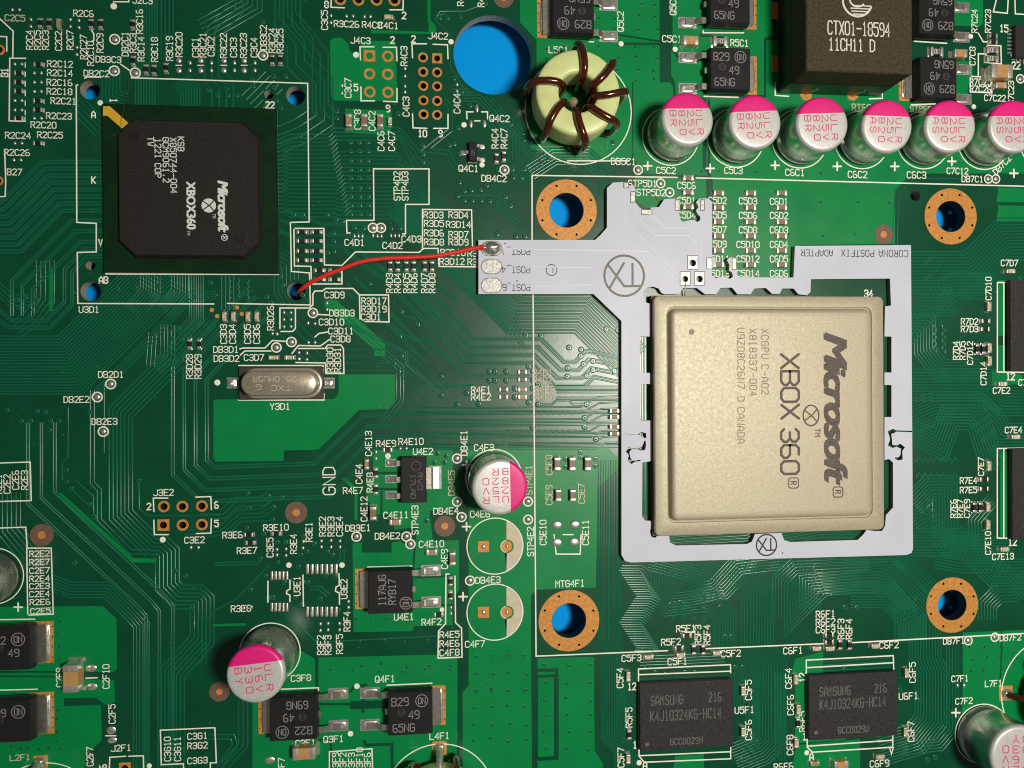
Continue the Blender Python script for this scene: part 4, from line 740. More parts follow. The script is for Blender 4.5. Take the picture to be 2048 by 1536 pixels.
def dpak(x0, y0, x1, y1, tab, lines, flip, label, circle='B', faint=None, rot=0):
    ZT = 2.3; cx, cy, sx, sy = RECT(x0, y0, x1, y1, ZT); sx += .02
    t = thing('power_transistor', label, 'transistor', (cx, cy, 0), 0, 'flat black power transistors')
    bx, by = sx + .34, sy + .34
    MB().loft([(.12, sx / 2 - .05, sy / 2 - .05, .1), (.9, bx / 2, by / 2, .1), (1.15, bx / 2, by / 2, .1), (ZT - .07, sx / 2 + .04, sy / 2 + .04, .1), (ZT, sx / 2 - .03, sy / 2 - .03, .08)], 2).build('body', 'plastic', t)
    e = bx / 2
    pd = MB().box(tab * (e + .25), 0, .034, 3.2, 5.7, .062); p_ = pd.build('copper_pad', 'copper', t)
    dd = MB()
    for q in range(4): dd.disc(tab * (e + 1.68), -2.1 + q * 1.4, .10, .066, 8)
    dd.build('drill_dots', 'dark', p_)['kind'] = 'stuff'
    tb = MB().loft([(.12, .85, 2.62, .25), (.55, .85, 2.62, .25), (.6, .80, 2.57, .22)], 4); tb.v = [(v[0] + tab * (e + .30), v[1], v[2]) for v in tb.v]; tb.build('metal_tab', 'tin', t)
    lump(MB(), tab * (e + 1.1), 0, .75, 5.0, .22, .06, seed=cx).build('solder_edge', 'solder', t, smooth=True)
    for yy, full in ((2.27, 1), (0, 0), (-2.27, 1)):
        s = -tab
        if full:
            lg = bar(MB(), [(s * (e - .2), 1.05), (s * (e + .75), 1.05), (s * (e + 1.15), .8), (s * (e + 1.45), .36), (s * (e + 1.8), .28), (s * (e + 2.9), .28)], yy, .82, .34)
            lg.build('leg', 'tin', t)
            q = MB().box(s * (e + 2.55), yy, .034, 2.75, 1.62, .066).build('solder_pad', 'pad', t)
            lump(MB(), s * (e + 2.55), yy, 2.5, 1.45, .20, .06, seed=cx + yy).build('solder_joint', 'solder', t, smooth=True)
        else: bar(MB(), [(s * (e - .2), 1.05), (s * (e + .35), 1.05)], yy, .82, .5).build('leg_stub', 'tin', t)
    z = ZT + .006; k = 1 / PPM * .95; mk = MB(); fr = 180 if flip else rot; a = math.radians(fr)
    for s, lx, ly, h, pit in lines:
        X = lx * math.cos(a) - ly * math.sin(a); Y = lx * math.sin(a) + ly * math.cos(a)
        letters(mk, s, 0, 0, fr, h, pit, sw=1.75, z=z, center=(X * k, Y * k), scale=k)
    if circle:
        lx, ly = circle; X = (lx * math.cos(a) - ly * math.sin(a)) * k; Y = (lx * math.sin(a) + ly * math.cos(a)) * k
        mk.stroke(circ(X, Y, 12.3 * k, 28), 1.5 * k, z + .002, closed=True); letters(mk, 'ON', 0, 0, fr, 12.5, 8.3, w=6, sw=1.6, z=z, center=(X, Y), scale=k)
    mk.build('marking', 'grey', t)
    mm = MB().ring(-18 * k * (-1 if flip else 1), 3 * k, 6.5 * k, 8 * k, z, 0, 20); letters(mm, 'E3', 0, 0, fr, 7, 6, sw=1.2, z=z, center=(-18 * k * (-1 if flip else 1), 3 * k), scale=k); mm.build('mould_mark', 'greyf', t)
    return t
b29 = [('B29', -20, 25, 16, 12.2), ('49', 8, -3, 16, 12), ('65NG', -13, -29, 16, 11.6)]
def tags(a): return a
dpak(1107, -17, 1187, 65, -1, b29, True, 'black power transistor beside the code Q5C2, above the copper-wound toroid', (22, 25))
dpak(1421, -38, 1499, 45, 1, b29, False, 'black power transistor beside the code Q5C1, above the marked resistor', (22, 25))
dpak(1422, 96, 1500, 178, 1, b29, False, 'black power transistor just under the resistor marked 1R00', (22, 25))
dpak(1839, -12, 1909, 68, -1, b29, True, 'black power transistor beside the dark block, above a marked resistor', (22, 25))
dpak(1841, 115, 1913, 195, -1, b29, True, 'black power transistor between the dark block and the boxed codes R7C25', (22, 25))
dpak(737, 1142, 823, 1226, -1, [('117AJG', 4, 16, 14.5, 10.8), ('RYB17', 0, -4, 14.5, 10.8)], False, 'black regulator marked 117AJG beside the code U4E1', (-24, -32), rot=90)
dpak(540, 1395, 633, 1480, -1, [('B22', -20, 25, 15, 12), ('49', 9, -2, 15, 11.5), ('69NG', -8, -27, 15, 11)], True, 'black power transistor marked B22 beside the code Q3F1', (22, 26))
dpak(777, 1385, 863, 1469, 1, [('B29', -20, 25, 16, 12.2), ('49', 8, -3, 16, 12), ('65NG', -13, -29, 16, 11.6)], False, 'black power transistor beside the code Q4F1', (24, 25))
dpak(-22, 1256, 59, 1340, 1, [('B22', -22, 17, 14, 11), ('49', 8, -8, 14, 11)], False, 'dark power transistor above the large chip capacitor by C2F10', (16, 18))
dpak(-22, 1402, 60, 1484, 1, [('B09', -22, 17, 14, 11)], False, 'brownish power transistor above the code L2F1', (16, 18))

# small regulator and small transistor
cx, cy, sx, sy = RECT(803, 915, 852, 1005, 1.6)
t = thing('voltage_regulator', 'small black regulator with three legs and a broad metal tab, under U4E2', 'regulator', (cx, cy, 0))
MB().loft([(.1, sx / 2, sy / 2, .1), (.8, sx / 2 + .13, sy / 2 + .13, .1), (1.54, sx / 2 + .03, sy / 2 + .03, .1), (1.6, sx / 2 - .03, sy / 2 - .03, .08)], 2).build('body', 'plastic', t)
for yy in (2.3, 0, -2.3):
    bar(MB(), [(-sx / 2 + .1, .8), (-sx / 2 - .7, .8), (-sx / 2 - .95, .3), (-sx / 2 - 1.7, .2)], yy, .78, .26).build('leg', 'tin', t)
    MB().box(-sx / 2 - 1.55, yy, .034, 1.5, 1.1, .066).build('solder_pad', 'pad', t); lump(MB(), -sx / 2 - 1.6, yy, 1.3, .95, .18, .06, yy).build('solder_joint', 'solder', t, smooth=True)
bar(MB(), [(sx / 2 - .1, .8), (sx / 2 + .7, .8), (sx / 2 + 1.0, .3), (sx / 2 + 1.8, .2)], .1, 3.05, .26).build('metal_tab', 'tin', t); MB().box(sx / 2 + 1.35, .1, .034, 1.7, 3.3, .066).build('solder_pad', 'pad', t)
mk = MB().ring(.35, 2.0, .62, .68, 1.61, 0, 24); k = 1 / PPM
letters(mk, 'RWO', 0, 0, -90, 9, 12, sw=1.2, z=1.606, center=(.9, -.2), scale=k); letters(mk, '17LAD', 0, 0, -90, 9, 10, sw=1.2, z=1.606, center=(-.1, -.9), scale=k); mk.build('marking', 'grey2', t)
cx, cy, sx, sy = RECT(938, 283, 954, 322, 1.0)
t = thing('small_transistor', 'tiny black three-legged transistor beside the code Q4C1', 'transistor', (cx, cy, 0))
MB().box(0, 0, .1, sx, sy, 1.0, .08).build('body', 'plastic', t)
for s, yy in ((1, .95), (1, -.95), (-1, 0)):
    bar(MB(), [(s * sx / 2 * .9, .5), (s * (sx / 2 + .35), .5), (s * (sx / 2 + .5), .18), (s * (sx / 2 + .9), .14)], yy, .45, .14).build('leg', 'tin', t); lump(MB(), s * (sx / 2 + .75), yy, .95, .75, .14, .04, yy).build('solder_joint', 'solder', t, smooth=True)
mk = MB(); letters(mk, 'WD', 0, 0, -90, 6, 6, sw=1, z=1.004, center=(0, -.2), scale=k); mk.build('marking', 'grey2', t)

# ---- can capacitors with a pink segment
def can(bx, by, tx, ty, h, rpx, rz, lines, label):
    b = W(bx, by); tp = W(tx, ty, h); r = rpx * S(tx, ty, h)
    t = thing('can_capacitor', label, 'capacitor', (b[0], b[1], .03), 0, 'can capacitors with pink tops')
    ax = Vector((tp[0] - b[0], tp[1] - b[1], h)); H = h / ax.normalized().z
    q = Vector((0, 0, 1)).rotation_difference(ax.normalized()); t.rotation_mode = 'QUATERNION'; t.rotation_quaternion = q @ Matrix.Rotation(math.radians(rz), 3, 'Z').to_quaternion()
    smooth_sharp(MB().lathe([(r * .99, .42), (r * 1.015, .5), (r * 1.015, .85), (r * .99, 1.05), (r * .93, 1.25), (r * .92, 1.4), (r * .96, 1.6), (r, 1.8), (r, H - .75)], 0, 0, 56).build('can', 'can', t), 50)
    MB().lathe([(r * 1.0, .0), (r * 1.02, .12), (r * 1.02, .40), (r * .95, .45)], 0, 0, 40).build('rubber_base', 'rubber', t)
    prof = [(r, H - .80)] + [(r - .5 + .5 * math.cos(a), H - .5 + .5 * math.sin(a)) for a in [math.radians(d) for d in (0, 15, 30, 45, 60, 75, 90)]] + [(r * .6, H + .01), (r * .02, H + .01)]
    for nm, m_, up in (('top', 'cantop', False), ('pink_segment', 'pink', True)):
        mb = MB().lathe(prof, 0, 0, 64); me = bmesh.new(); vs_ = [me.verts.new(v) for v in mb.v]
        for f in mb.f[:-1]: me.faces.new([vs_[i] for i in f])
        bmesh.ops.bisect_plane(me, geom=me.verts[:] + me.edges[:] + me.faces[:], plane_co=(0, r * .37, 0), plane_no=(0, 1, 0), clear_outer=not up, clear_inner=up)
        q2 = MB().bm(me)
        o = q2.build(nm, m_, t); smooth_sharp(o, 40)
    mk = MB(); kx = r / 54
    for i, s in enumerate(lines):
        letters(mk, s, 0, 0, -90, 12.5, 18.8, w=11, sw=1.8, z=H + .018, center=((23.5 - i * 18) * kx, (20 - 9.5 - (len(s) - 1) * 9.4) * kx), scale=kx)
        if s in ('25V',): mk.disc((23.5 - i * 18 - 6) * kx, 2.8 * kx, 1.5 * kx, H + .02, 8)
    mk.build('lettering', 'pinkink', t)
    return t
U = ['ULR', '25V', '820', 'BR']
can(1341, 273, 1376, 237, 7.0, 53.5, 3, U, 'pink-topped can capacitor beside the code C5C2, next to the toroid')
can(1471, 276, 1511, 243, 7.0, 53.5, 4, U, 'pink-topped can capacitor beside the code C5C3')
can(1599, 278, 1645, 247, 7.0, 53.5, 3, U, 'pink-topped can capacitor beside the code C6C1')
U2 = ['ULR', '25V', '820', 'AS']
can(1723, 280, 1775, 252, 7.0, 51.5, -1, U2, 'pink-topped can capacitor beside the code C6C2')
can(1846, 281, 1901, 252, 7.0, 51, -1, U2, 'pink-topped can capacitor beside the code C6C3')
can(1967, 283, 2029, 252, 7.0, 51, 0, U2, 'pink-topped can capacitor beside the code C7C12')
can(988, 957, 1000, 975, 7.0, 56, -89, U, 'pink-topped can capacitor standing alone beside the code C4E3')
can(541, 1305, 511, 1349, 9.0, 58.5, 5, ['ULR', '16V', '330', 'BY'], 'tall leaning pink-topped can capacitor marked 16V beside the code C3F8')
can(1966, 1467, 2040, 1513, 8.0, 58, -93, ['ULR', '16V', '330', 'BY'], 'tall pink-topped can capacitor beside the code C7F2')
can(-12, 1152, -75, 1185, 7.5, 55, 20, U, 'can capacitor beside the boxed codes R2E2 to C2E5')

# ---- copper-wound toroids
def toroid(cx, cy, label, angs, twist, R=6.0, r0=2.65, z0=.9, z1=6.0, wr=.52):
    t = thing('toroid_inductor', label, 'inductor', (cx, cy, 0), 0, 'copper-wound toroids')
    m = (R + r0) / 2; hw = (R - r0) / 2; hz = (z1 - z0) / 2; zc_ = (z0 + z1) / 2; v = []; f = []; n = 64; ph = 24
    sec = []
    for i in range(ph):
        a = 2 * math.pi * i / ph; c, s = math.cos(a), math.sin(a); sec.append((math.copysign(abs(c) ** .27, c) * hw, math.copysign(abs(s) ** .27, s) * hz))
    for j in range(n):
        b = 2 * math.pi * j / n
        for x, z in sec: v.append(((m + x) * math.cos(b), (m + x) * math.sin(b), zc_ + z))
    for j in range(n):
        for i in range(ph): f.append((j * ph + i, (j + 1) % n * ph + i, (j + 1) % n * ph + (i + 1) % ph, j * ph + (i + 1) % ph))
    MB().add(v, f).build('core', 'core', t, smooth=True)
    for g, an in enumerate(angs):
        pts = []; N = 28
        for i in range(N):
            a = 2 * math.pi * i / N; c, s = math.cos(a), math.sin(a)
            x = math.copysign(abs(c) ** .62, c) * (hw + wr * (1.9 if c > 0 else 1.0)); z = math.copysign(abs(s) ** .55, s) * (hz + wr * .98)
            x = max(x, -(hw + wr * .82)); fr = (x / (hw + wr))
            b = math.radians(an) + math.radians(twist) * fr * .5
            pts.append(((m + x) * math.cos(b), (m + x) * math.sin(b), max(zc_ + z, .2)))
        MB().tube(pts, wr, 12, True).build('winding', 'wire', t, smooth=True)
    return t
c = W(1157, 184, 6.0)
t = toroid(c[0], c[1], 'pale green toroid wound with copper wire beside the big round hole', (80, 33, -5, -45, -90, -139, 163), 16)
MB().tube([(0, 0, .1), (0, 0, 2.6)], .55, 14).build('centre_post', 'flux', t, smooth=True)
for x, y, lab, px, py, dr in ((878, 1597, 'toroid whose soldered wire end sits below the code L4F1', 879, 1496, (0, 1)), (2105, 1385, 'pale green toroid beside the code L7F1', 2011, 1386, (1, 0)), (88, 1632, 'dark wound toroid below the code L2F1', 82, 1524, (0, 1))):
    c = W(x, y); t = toroid(c[0], c[1], lab, (60, 115, 160, 205, 255, 300, 345) if dr[1] else (30, 75, 120, 225, 270, 320), 16)
    p_ = W(px, py); k = 14 * S(px, py)
    plate('toroid_pad', [(p_[0] - k, p_[1] - k), (p_[0] + k, p_[1] - k), (p_[0] + k, p_[1] + k), (p_[0] - k, p_[1] + k)], [], .034, .064, ['copper', 'copper'], board)
    l = (p_[0] - c[0], p_[1] - c[1]); ex, ey = W(px + dr[0] * 40, py + dr[1] * 40); d = (ex - c[0], ey - c[1])
    MB().tube([(l[0], l[1], .05), (l[0], l[1], .9), (l[0] * .93 + d[0] * .07, l[1] * .93 + d[1] * .07, 1.7), (d[0] * .5 + l[0] * .5, d[1] * .5 + l[1] * .5, 2.6), (d[0], d[1], 3.4)], .5, 12).build('wire_end', 'solder' if x < 1000 else 'wire', t, smooth=True)
    lump(MB(), l[0], l[1], 1.5, 1.5, .7, .06, x).build('solder_joint', 'solder', t, smooth=True)

# ---- dark transformer block
ZB = 8.6; x0 = W(1556, 150)[0]; x1 = W(1826, 80, ZB)[0]; y0 = W(1650, 190)[1]; y1 = W(1700, -150, ZB)[1]
cx, cy, sx, sy = (x0 + x1) / 2, (y0 + y1) / 2, x1 - x0, y1 - y0
t = thing('transformer_block', 'dark square transformer block with white print and a round emblem', 'transformer', (cx, cy, 0))
MB().box(0, 0, .1, sx, sy, 4.0, .12).build('casing', 'ferrite2', t)
MB().loft([(4.02, sx / 2 - .05, sy / 2 - .05, .15), (ZB - .2, sx / 2 - .05, sy / 2 - .05, .15), (ZB, sx / 2 - .2, sy / 2 - .2, .12)], 3).build('ferrite_top', 'ferrite', t)
def on(px, py, z): w = W(px, py, z); return (w[0] - cx, w[1] - cy)
for s, a0, b0, a1, b1 in (('CTX01-18594', 1656, 44, 1779, 71), ('11CH11 D', 1658, 78, 1749, 102)):
    q = RECT(a0, b0, a1, b1, ZB); pt_ = q[2] / (len(s) - .28); letters(MB(), s, 0, 0, 0, q[3] * .97, pt_, w=pt_ * .74, sw=.18, z=ZB + .008, center=(q[0] - cx, q[1] - cy), scale=1.).build('print', 'tprint', t)
em = MB(); k = S(1715, 0, ZB); e0 = on(1715, 2, ZB)
em.stroke([(e0[0] + 30 * k * math.cos(math.radians(a)), e0[1] + 30 * k * math.sin(math.radians(a))) for a in range(40, 346, 9)], 4 * k, ZB + .008)
em.stroke([(e0[0] + 16 * k * math.cos(math.radians(a)), e0[1] + 3 * k + 14 * k * math.sin(math.radians(a))) for a in range(40, 321, 14)], 3.4 * k, ZB + .010)
for i, (a, b) in enumerate(((-6, 28), (-14, 26), (-12, 22), (-8, 14))): em.stroke([(e0[0] + a * k, e0[1] - (9 + i * 5.5) * k), (e0[0] + b * k, e0[1] - (9 + i * 5.5) * k)], 2.4 * k, ZB + .012)
em.build('emblem', 'tprint', t)
for px in (1612, 1705):
    a = on(px, 188 + (px - 1612) * .04, 0); MB().tube([(a[0], a[1], .05), (a[0] + .1, a[1] + .2, .8), (a[0] + .5, -sy / 2 - .1, 2.2), (a[0] + .5, -sy / 2 + .3, 3.0)], .2, 8).build('pin', 'tin', t, smooth=True)
    q = W(px, 189); MB().lathe([(12 * S(px, 189), .034), (12 * S(px, 189), .066)], q[0], q[1], 24).build('pin_pad', 'copper', board)
for y in (22, 128):
    q = RECT(1543, y - 17, 1556, y + 17); MB().box(q[0], q[1], .034, q[2], q[3], .066).build('side_pad', 'copper', board)

# ---- large black package with its print
Z1, Z2 = .95, 1.95
cx, cy, sx, sy = RECT(206, 212, 555, 546, Z1)
t = thing('black_chip_package', 'large square black chip on a dark green carrier with a gold corner mark', 'chip', (cx, cy, 0))
MB().box(0, 0, .35, sx, sy, Z1, .05).build('carrier', 'bgasub', t); MB().box(0, 0, .03, sx - 1.5, sy - 1.5, .36).build('solder_balls', 'dark', t)
qx, qy, ax, ay = RECT(238, 243, 514, 510, Z2); ox, oy = qx - cx, qy - cy
def octa(rings):
    v = []; f = []
    for z, hx, hy, c in rings:
        v += [(ox + a, oy + b, z) for a, b in ((hx, hy - c), (hx - c, hy), (c - hx, hy), (-hx, hy - c), (-hx, c - hy), (c - hx, -hy), (hx - c, -hy), (hx, c - hy))]
    for i in range(len(rings) - 1):
        for k in range(8): f.append((i * 8 + k, i * 8 + (k + 1) % 8, i * 8 + 8 + (k + 1) % 8, i * 8 + 8 + k))
    f.append(tuple((len(rings) - 1) * 8 + k for k in range(8))); return MB().add(v, f)
octa([(Z1 - .01, ax / 2 + .42, ay / 2 + .42, 2.15), (Z2 - .06, ax / 2 + .03, ay / 2 + .03, 2.0), (Z2, ax / 2 - .05, ay / 2 - .05, 1.96)]).build('mould_cap', 'mold', t)
def loc(px, py, z): w = W(px, py, z); return (w[0] - cx, w[1] - cy)
plate('gold_corner_mark', [loc(x, y, Z1) for x, y in ((206, 213), (219, 212), (257, 246), (244, 257), (214, 231), (206, 232))], [], Z1 - .01, Z1 + .012, ['gold', 'gold'], t)
for x, y in ((270, 271), (481, 477)):
    a = loc(x, y, Z2); d = MB(); rr = .74
    d.add([(a[0] + rr * q * math.cos(6.2832 * i / 24), a[1] + rr * q * math.sin(6.2832 * i / 24), Z2 + .004 + z) for q, z in ((1.06, 0), (1, .02), (.8, .004), (.05, .003)) for i in range(24)], [(r_ * 24 + i, r_ * 24 + (i + 1) % 24, r_ * 24 + 24 + (i + 1) % 24, r_ * 24 + 24 + i) for r_ in range(3) for i in range(24)]); d.build('mould_dimple', 'plastic', t, smooth=True)
k = S(400, 380, Z2); mk = MB()
for s, x, y in (('KSB', 362, 288), ('X850744-004', 347, 331), ('GCM9061.2', 332, 320), ('1221', 316, 297), ('C0P', 316, 341), ('TW', 301.5, 283)):
    letters(mk, s, 0, 0, -90, 11.5, 10.4, w=7.4, sw=1.9, z=Z2 + .006, center=loc(x, y, Z2), scale=k)
mk.build('lettering', 'wprint', t)
def word(s, px, py, length, height, z, m, parent, nm='lettering', sh=0., off=0., rot=-90, sp=1., lc=None):
    a = (lc or loc)(px, py, z); q = S(px, py, z); mb = MB(); d = off * height * q * 1.1; n = 5 if off else 1
    for i in range(n):
        u = (i / (n - 1) - .5) * 2 * d if n > 1 else 0; w_ = d * .45 * (-1) ** i
        b = fonttext(s, (length - 2 * off * height) * q, (height - off * height) * q, rot, sh, 0, z + .008 + .0012 * i, a[0] + w_, a[1] + u, sp); mb.add(b.v, b.f)
    return mb.build(nm, m, parent)
word('XBOX360', 382, 411, 98, 18, Z2, 'wprint', t, off=.06); word('TM', 377, 466, 9, 6, Z2, 'wprint', t); word('Microsoft', 446, 413, 106, 21, Z2, 'wprint', t, sh=.25, off=.07, sp=.94); word('TM', 428, 432, 9, 7, Z2, 'wprint', t)
a = loc(449, 475, Z2); mk = MB(); mk.stroke(circ(a[0], a[1], 6 * k, 20), 1.4 * k, Z2 + .008, closed=True); letters(mk, 'R', 0, 0, -90, 7, 5, sw=1.3, z=Z2 + .006, center=a, scale=k); mk.build('registered_mark', 'wprint', t)
def emblem(px, py, rx, z, fg, bgm, parent, lc, ring=False, ry=None):
    a = lc(px, py, z); q = S(px, py, z); r = rx * q; b = MB()
    if ring: b.stroke([(a[0] + r * math.cos(i * .2618), a[1] + (ry or rx) * q * math.sin(i * .2618)) for i in range(24)], 3 * q, z + .010, closed=True)
    else: b.disc(a[0], a[1], r, z + .008, 32)
    o = b.build('emblem', fg, parent); x = MB()
    for sgn in (1, -1):
        x.stroke([(a[0] - r * .78, a[1] + sgn * r * .62), (a[0] - r * .1, a[1] + sgn * r * .10), (a[0] + r * .25, a[1] - sgn * r * .18), (a[0] + r * .66, a[1] - sgn * r * .66)], rx * .16 * q, z + .013 + .001 * sgn)
    x.build('emblem_cross', bgm, o)
emblem(417.5, 411, 14.3, Z2, 'wprint', 'mold', t, loc)

# ---- memory chips
def memory(x0, y0, x1, y1, words, label, dotp=None, rot=0):
    z = 1.15; cx, cy, sx, sy = RECT(x0, y0, x1, y1, z)
    t = thing('memory_chip', label, 'chip', (cx, cy, 0), 0, 'black memory chips')
    MB().box(0, 0, .33, sx, sy, z, .05).build('body', 'mem', t); MB().box(0, 0, .03, sx - .8, sy - .8, .34).build('solder_balls', 'dark', t)
    lc = lambda px, py, zz: (W(px, py, zz)[0] - cx, W(px, py, zz)[1] - cy)
    mk = MB()
    for s, px, py, wd, h in words:
        n = len(s); q = S(px, py, z); letters(mk, s, 0, 0, rot, h, wd / n, w=wd / n * .66, sw=1.9, z=z + .005, center=lc(px, py, z), scale=q)
    if mk.v: mk.build('marking', 'grey2', t)
    if dotp: a = lc(*dotp, z); MB().disc(a[0], a[1], .3, z + .005, 16).build('corner_dot', 'grey2', t)
    return t
memory(1280, 1363, 1466, 1497, [('SAMSUNG', 1334, 1400, 68, 18), ('216', 1430, 1394, 28, 17), ('K4J10324KG-HC14', 1372, 1429, 146, 19), ('GCC0029N', 1373, 1482, 68, 12)], 'black memory chip beside the printed code U5F1', (1294, 1489))
memory(1618, 1347, 1794, 1476, [('SAMSUNG', 1670, 1382, 65, 17), ('216', 1761, 1376, 27, 16), ('K4J10324KG-HC14', 1706, 1406, 138, 18), ('GCC0029U', 1707, 1459, 64, 12)], 'black memory chip beside the printed code U6F1', (1632, 1465))
memory(2021, 560, 2170, 742, [], 'black memory chip beside the code C7D14')
memory(2025, 896, 2170, 1078, [], 'black memory chip beside the codes C7E10 and C7E13')
cx, cy, sx, sy = RECT(2031, 52, 2140, 116, .9)
t = thing('flat_chip', 'black flat chip with white pin pads between the numbers 15 and 22', 'chip', (cx, cy, 0)); MB().box(0, 0, .03, sx, sy, .9, .05).build('body', 'mem', t)
for i in range(7): MB().box(-sx / 2 - .3, sy / 2 - .5 - i * .58, .034, .9, .28, .13, .04).build('pin', 'solder', t)
for i in range(9): MB().box(-sx / 2 + .8 + i * .6, -sy / 2 - .3, .034, .28, .9, .13, .04).build('pin', 'solder', t)

# ---- crystal in its oval can
cx, cy, sx, sy = RECT(478, 734, 647, 799, .4)
t = thing('crystal', 'silver oval crystal can on a dark plastic base beside the code Y3D1', 'crystal', (cx, cy, 0))
MB().box(0, 0, .06, sx, sy, .5, .06).build('base', 'crystalbase', t)
a = RECT(481, 742, 634, 791, 3.0); fx, fy = a[0] - cx, a[1] - cy; hx, hy = a[2] / 2, a[3] / 2
cn = MB().loft([(.5, hx + .42, hy + .42, hy + .40), (.68, hx + .42, hy + .42, hy + .40), (.75, hx + .34, hy + .34, hy + .33), (.78, hx + .12, hy + .12, hy + .11), (.95, hx + .03, hy + .03, hy + .02), (2.55, hx, hy, hy - .01), (2.85, hx - .07, hy - .07, hy - .09), (3.0, hx - .28, hy - .28, hy - .30)], 12)
cn.v = [(v[0] + fx, v[1] + fy, v[2]) for v in cn.v]; smooth_sharp(cn.build('oval_can', 'crystal', t), 40)
mk = MB(); k = S(560, 766, 3); lc = lambda x, y, z: (W(x, y, z)[0] - cx, W(x, y, z)[1] - cy)
letters(mk, '25.0MU5R', 0, 0, 180, 11, 11, sw=1.2, z=3.004, center=lc(549, 758, 3), scale=k); letters(mk, 'TXC', 0, 0, 180, 11, 14, sw=1.2, z=3.004, center=lc(562, 776, 3), scale=k); letters(mk, '6', 0, 0, 180, 10, 14, sw=1.2, z=3.004, center=lc(517, 774, 3), scale=k); mk.build('engraving', 'cer4', t)
for px in (466, 658):
    a = lc(px, 766, 0); MB().box(a[0], a[1], .034, 1.6, 1.5, .09).build('solder_pad', 'pad', t); lump(MB(), a[0], a[1], 1.5, 1.3, .35, .06, px).build('solder_joint', 'solder', t, smooth=True)

# ---- white adapter board
ZA0, ZA = .12, .95
A = [(957, 480), (1190, 480), (1200, 471), (1214, 455), (1214, 376), (1226, 365), (1252, 364), (1256, 371), (1268, 371), (1272, 382), (1270, 391), (1271, 405), (1278, 414), (1286, 420), (1298, 420), (1303, 415), (1318, 414), (1324, 405), (1329, 398), (1359, 397), (1361, 408), (1358, 420), (1360, 439), (1367, 443.5), (1376, 441), (1389, 440), (1394, 444), (1400, 441), (1401, 434), (1395, 428), (1392, 421), (1397, 414), (1392, 404), (1399, 397), (1417, 397), (1424.5, 404), (1424.5, 514), (1431, 522), (1431, 530), (1424, 537), (1424, 551), (1432, 557), (1439, 554), (1453, 554), (1460, 558), (1466, 553), (1464, 545), (1458, 541), (1459, 530), (1454, 520), (1460, 514.5), (1472, 515.5), (1475, 552), (1478, 554.6), (1587, 555), (1590, 492), (1822, 490), (1826, 1098), (1823, 1106), (1813, 1110), (1262, 1125), (1250, 1122), (1243, 1110), (1243, 642), (1187, 588), (957, 588)]
IN = [(1303, 608), (1292, 605), (1286, 595), (1287, 583), (1295, 575), (1306, 573), (1317, 577), (1323, 586), (1329, 588.5), (1359, 587.5), (1366, 576), (1394, 576), (1410, 588.5), (1432, 588.5), (1441, 576), (1464, 575), (1475, 588.5), (1501, 588.5), (1509, 577), (1532, 576), (1544, 587.5), (1559, 587.5), (1565, 577), (1587, 577), (1597, 588.5), (1614, 590.5), (1621, 584), (1622, 558.5), (1780, 557), (1782, 611), (1770, 613), (1769, 673), (1783, 673), (1783, 745), (1769, 745), (1769, 770), (1783, 770), (1783, 834), (1769, 834), (1769, 920), (1778, 918), (1786, 925), (1786, 1015), (1772, 1030), (1770, 1052), (1764, 1062), (1750, 1062), (1733, 1060), (1726, 1070), (1715, 1080), (1580, 1084), (1568, 1080), (1563, 1066), (1510, 1068), (1504, 1083), (1494, 1088), (1352, 1091), (1340, 1085), (1338, 1070), (1316, 1070), (1310, 1076), (1302, 1073), (1300, 1062), (1304, 1050), (1303, 1042), (1290, 1041), (1284, 1032), (1284, 925), (1304, 922), (1304, 841), (1283, 841), (1280, 836), (1280, 770), (1284, 768), (1304, 768), (1304, 746), (1280, 745), (1280, 673), (1304, 673)]
def ribbon(pts):                              # outline of a slot of varying width
    L, R_ = [], []
    for i, (x, y, w) in enumerate(pts):
        a = Vector(pts[max(0, i - 1)][:2]); b = Vector(pts[min(len(pts) - 1, i + 1)][:2]); d = (b - a).normalized(); n = Vector((-d.y, d.x)) * w
        L.append((x + n.x, y + n.y)); R_.append((x - n.x, y - n.y))
    return L + R_[::-1]
slots = [ribbon([(1246, 867, 1.3), (1277, 868, 1.3), (1282, 868, 4.5), (1289, 870, 4.5), (1291, 876, 2)]), ribbon([(1290, 882, 1.5), (1289, 890, 3), (1287, 896, 5), (1280, 898, 3), (1276, 897, 1.3), (1264, 897, 1.3), (1259, 897, 4.5), (1255, 903, 4), (1258, 908, 1.3), (1259, 913, 1.5), (1258, 920, 4.5), (1264, 924, 4), (1270, 922, 1.3), (1281, 921, 1.3)]),
         ribbon([(1824, 863, 1.3), (1792, 862, 1.3), (1787, 862, 4.5), (1779, 865, 4.5), (1781, 872, 2), (1782, 880, 2), (1780, 890, 4.5), (1786, 893, 3), (1793, 892, 1.3), (1800, 892, 4.5), (1806, 896, 4), (1803, 902, 1.5), (1803, 910, 2), (1802, 916, 4.5), (1796, 918, 3), (1790, 915.5, 1.3)])]
dh = [pcirc(1385.5, 526, 6.6, 14, ZA), pcirc(1399, 558, 6.6, 14, ZA), pcirc(1370.5, 558, 6.0, 14, ZA)]
ad = thing('adapter_board', 'thin white adapter board that frames the processor and reaches to the red wire', 'adapter board')
plate('white_plate', P(A, ZA), [P(IN, ZA)] + [P(s, ZA) for s in slots] + dh, ZA0, ZA, ['white', 'flux'], ad)
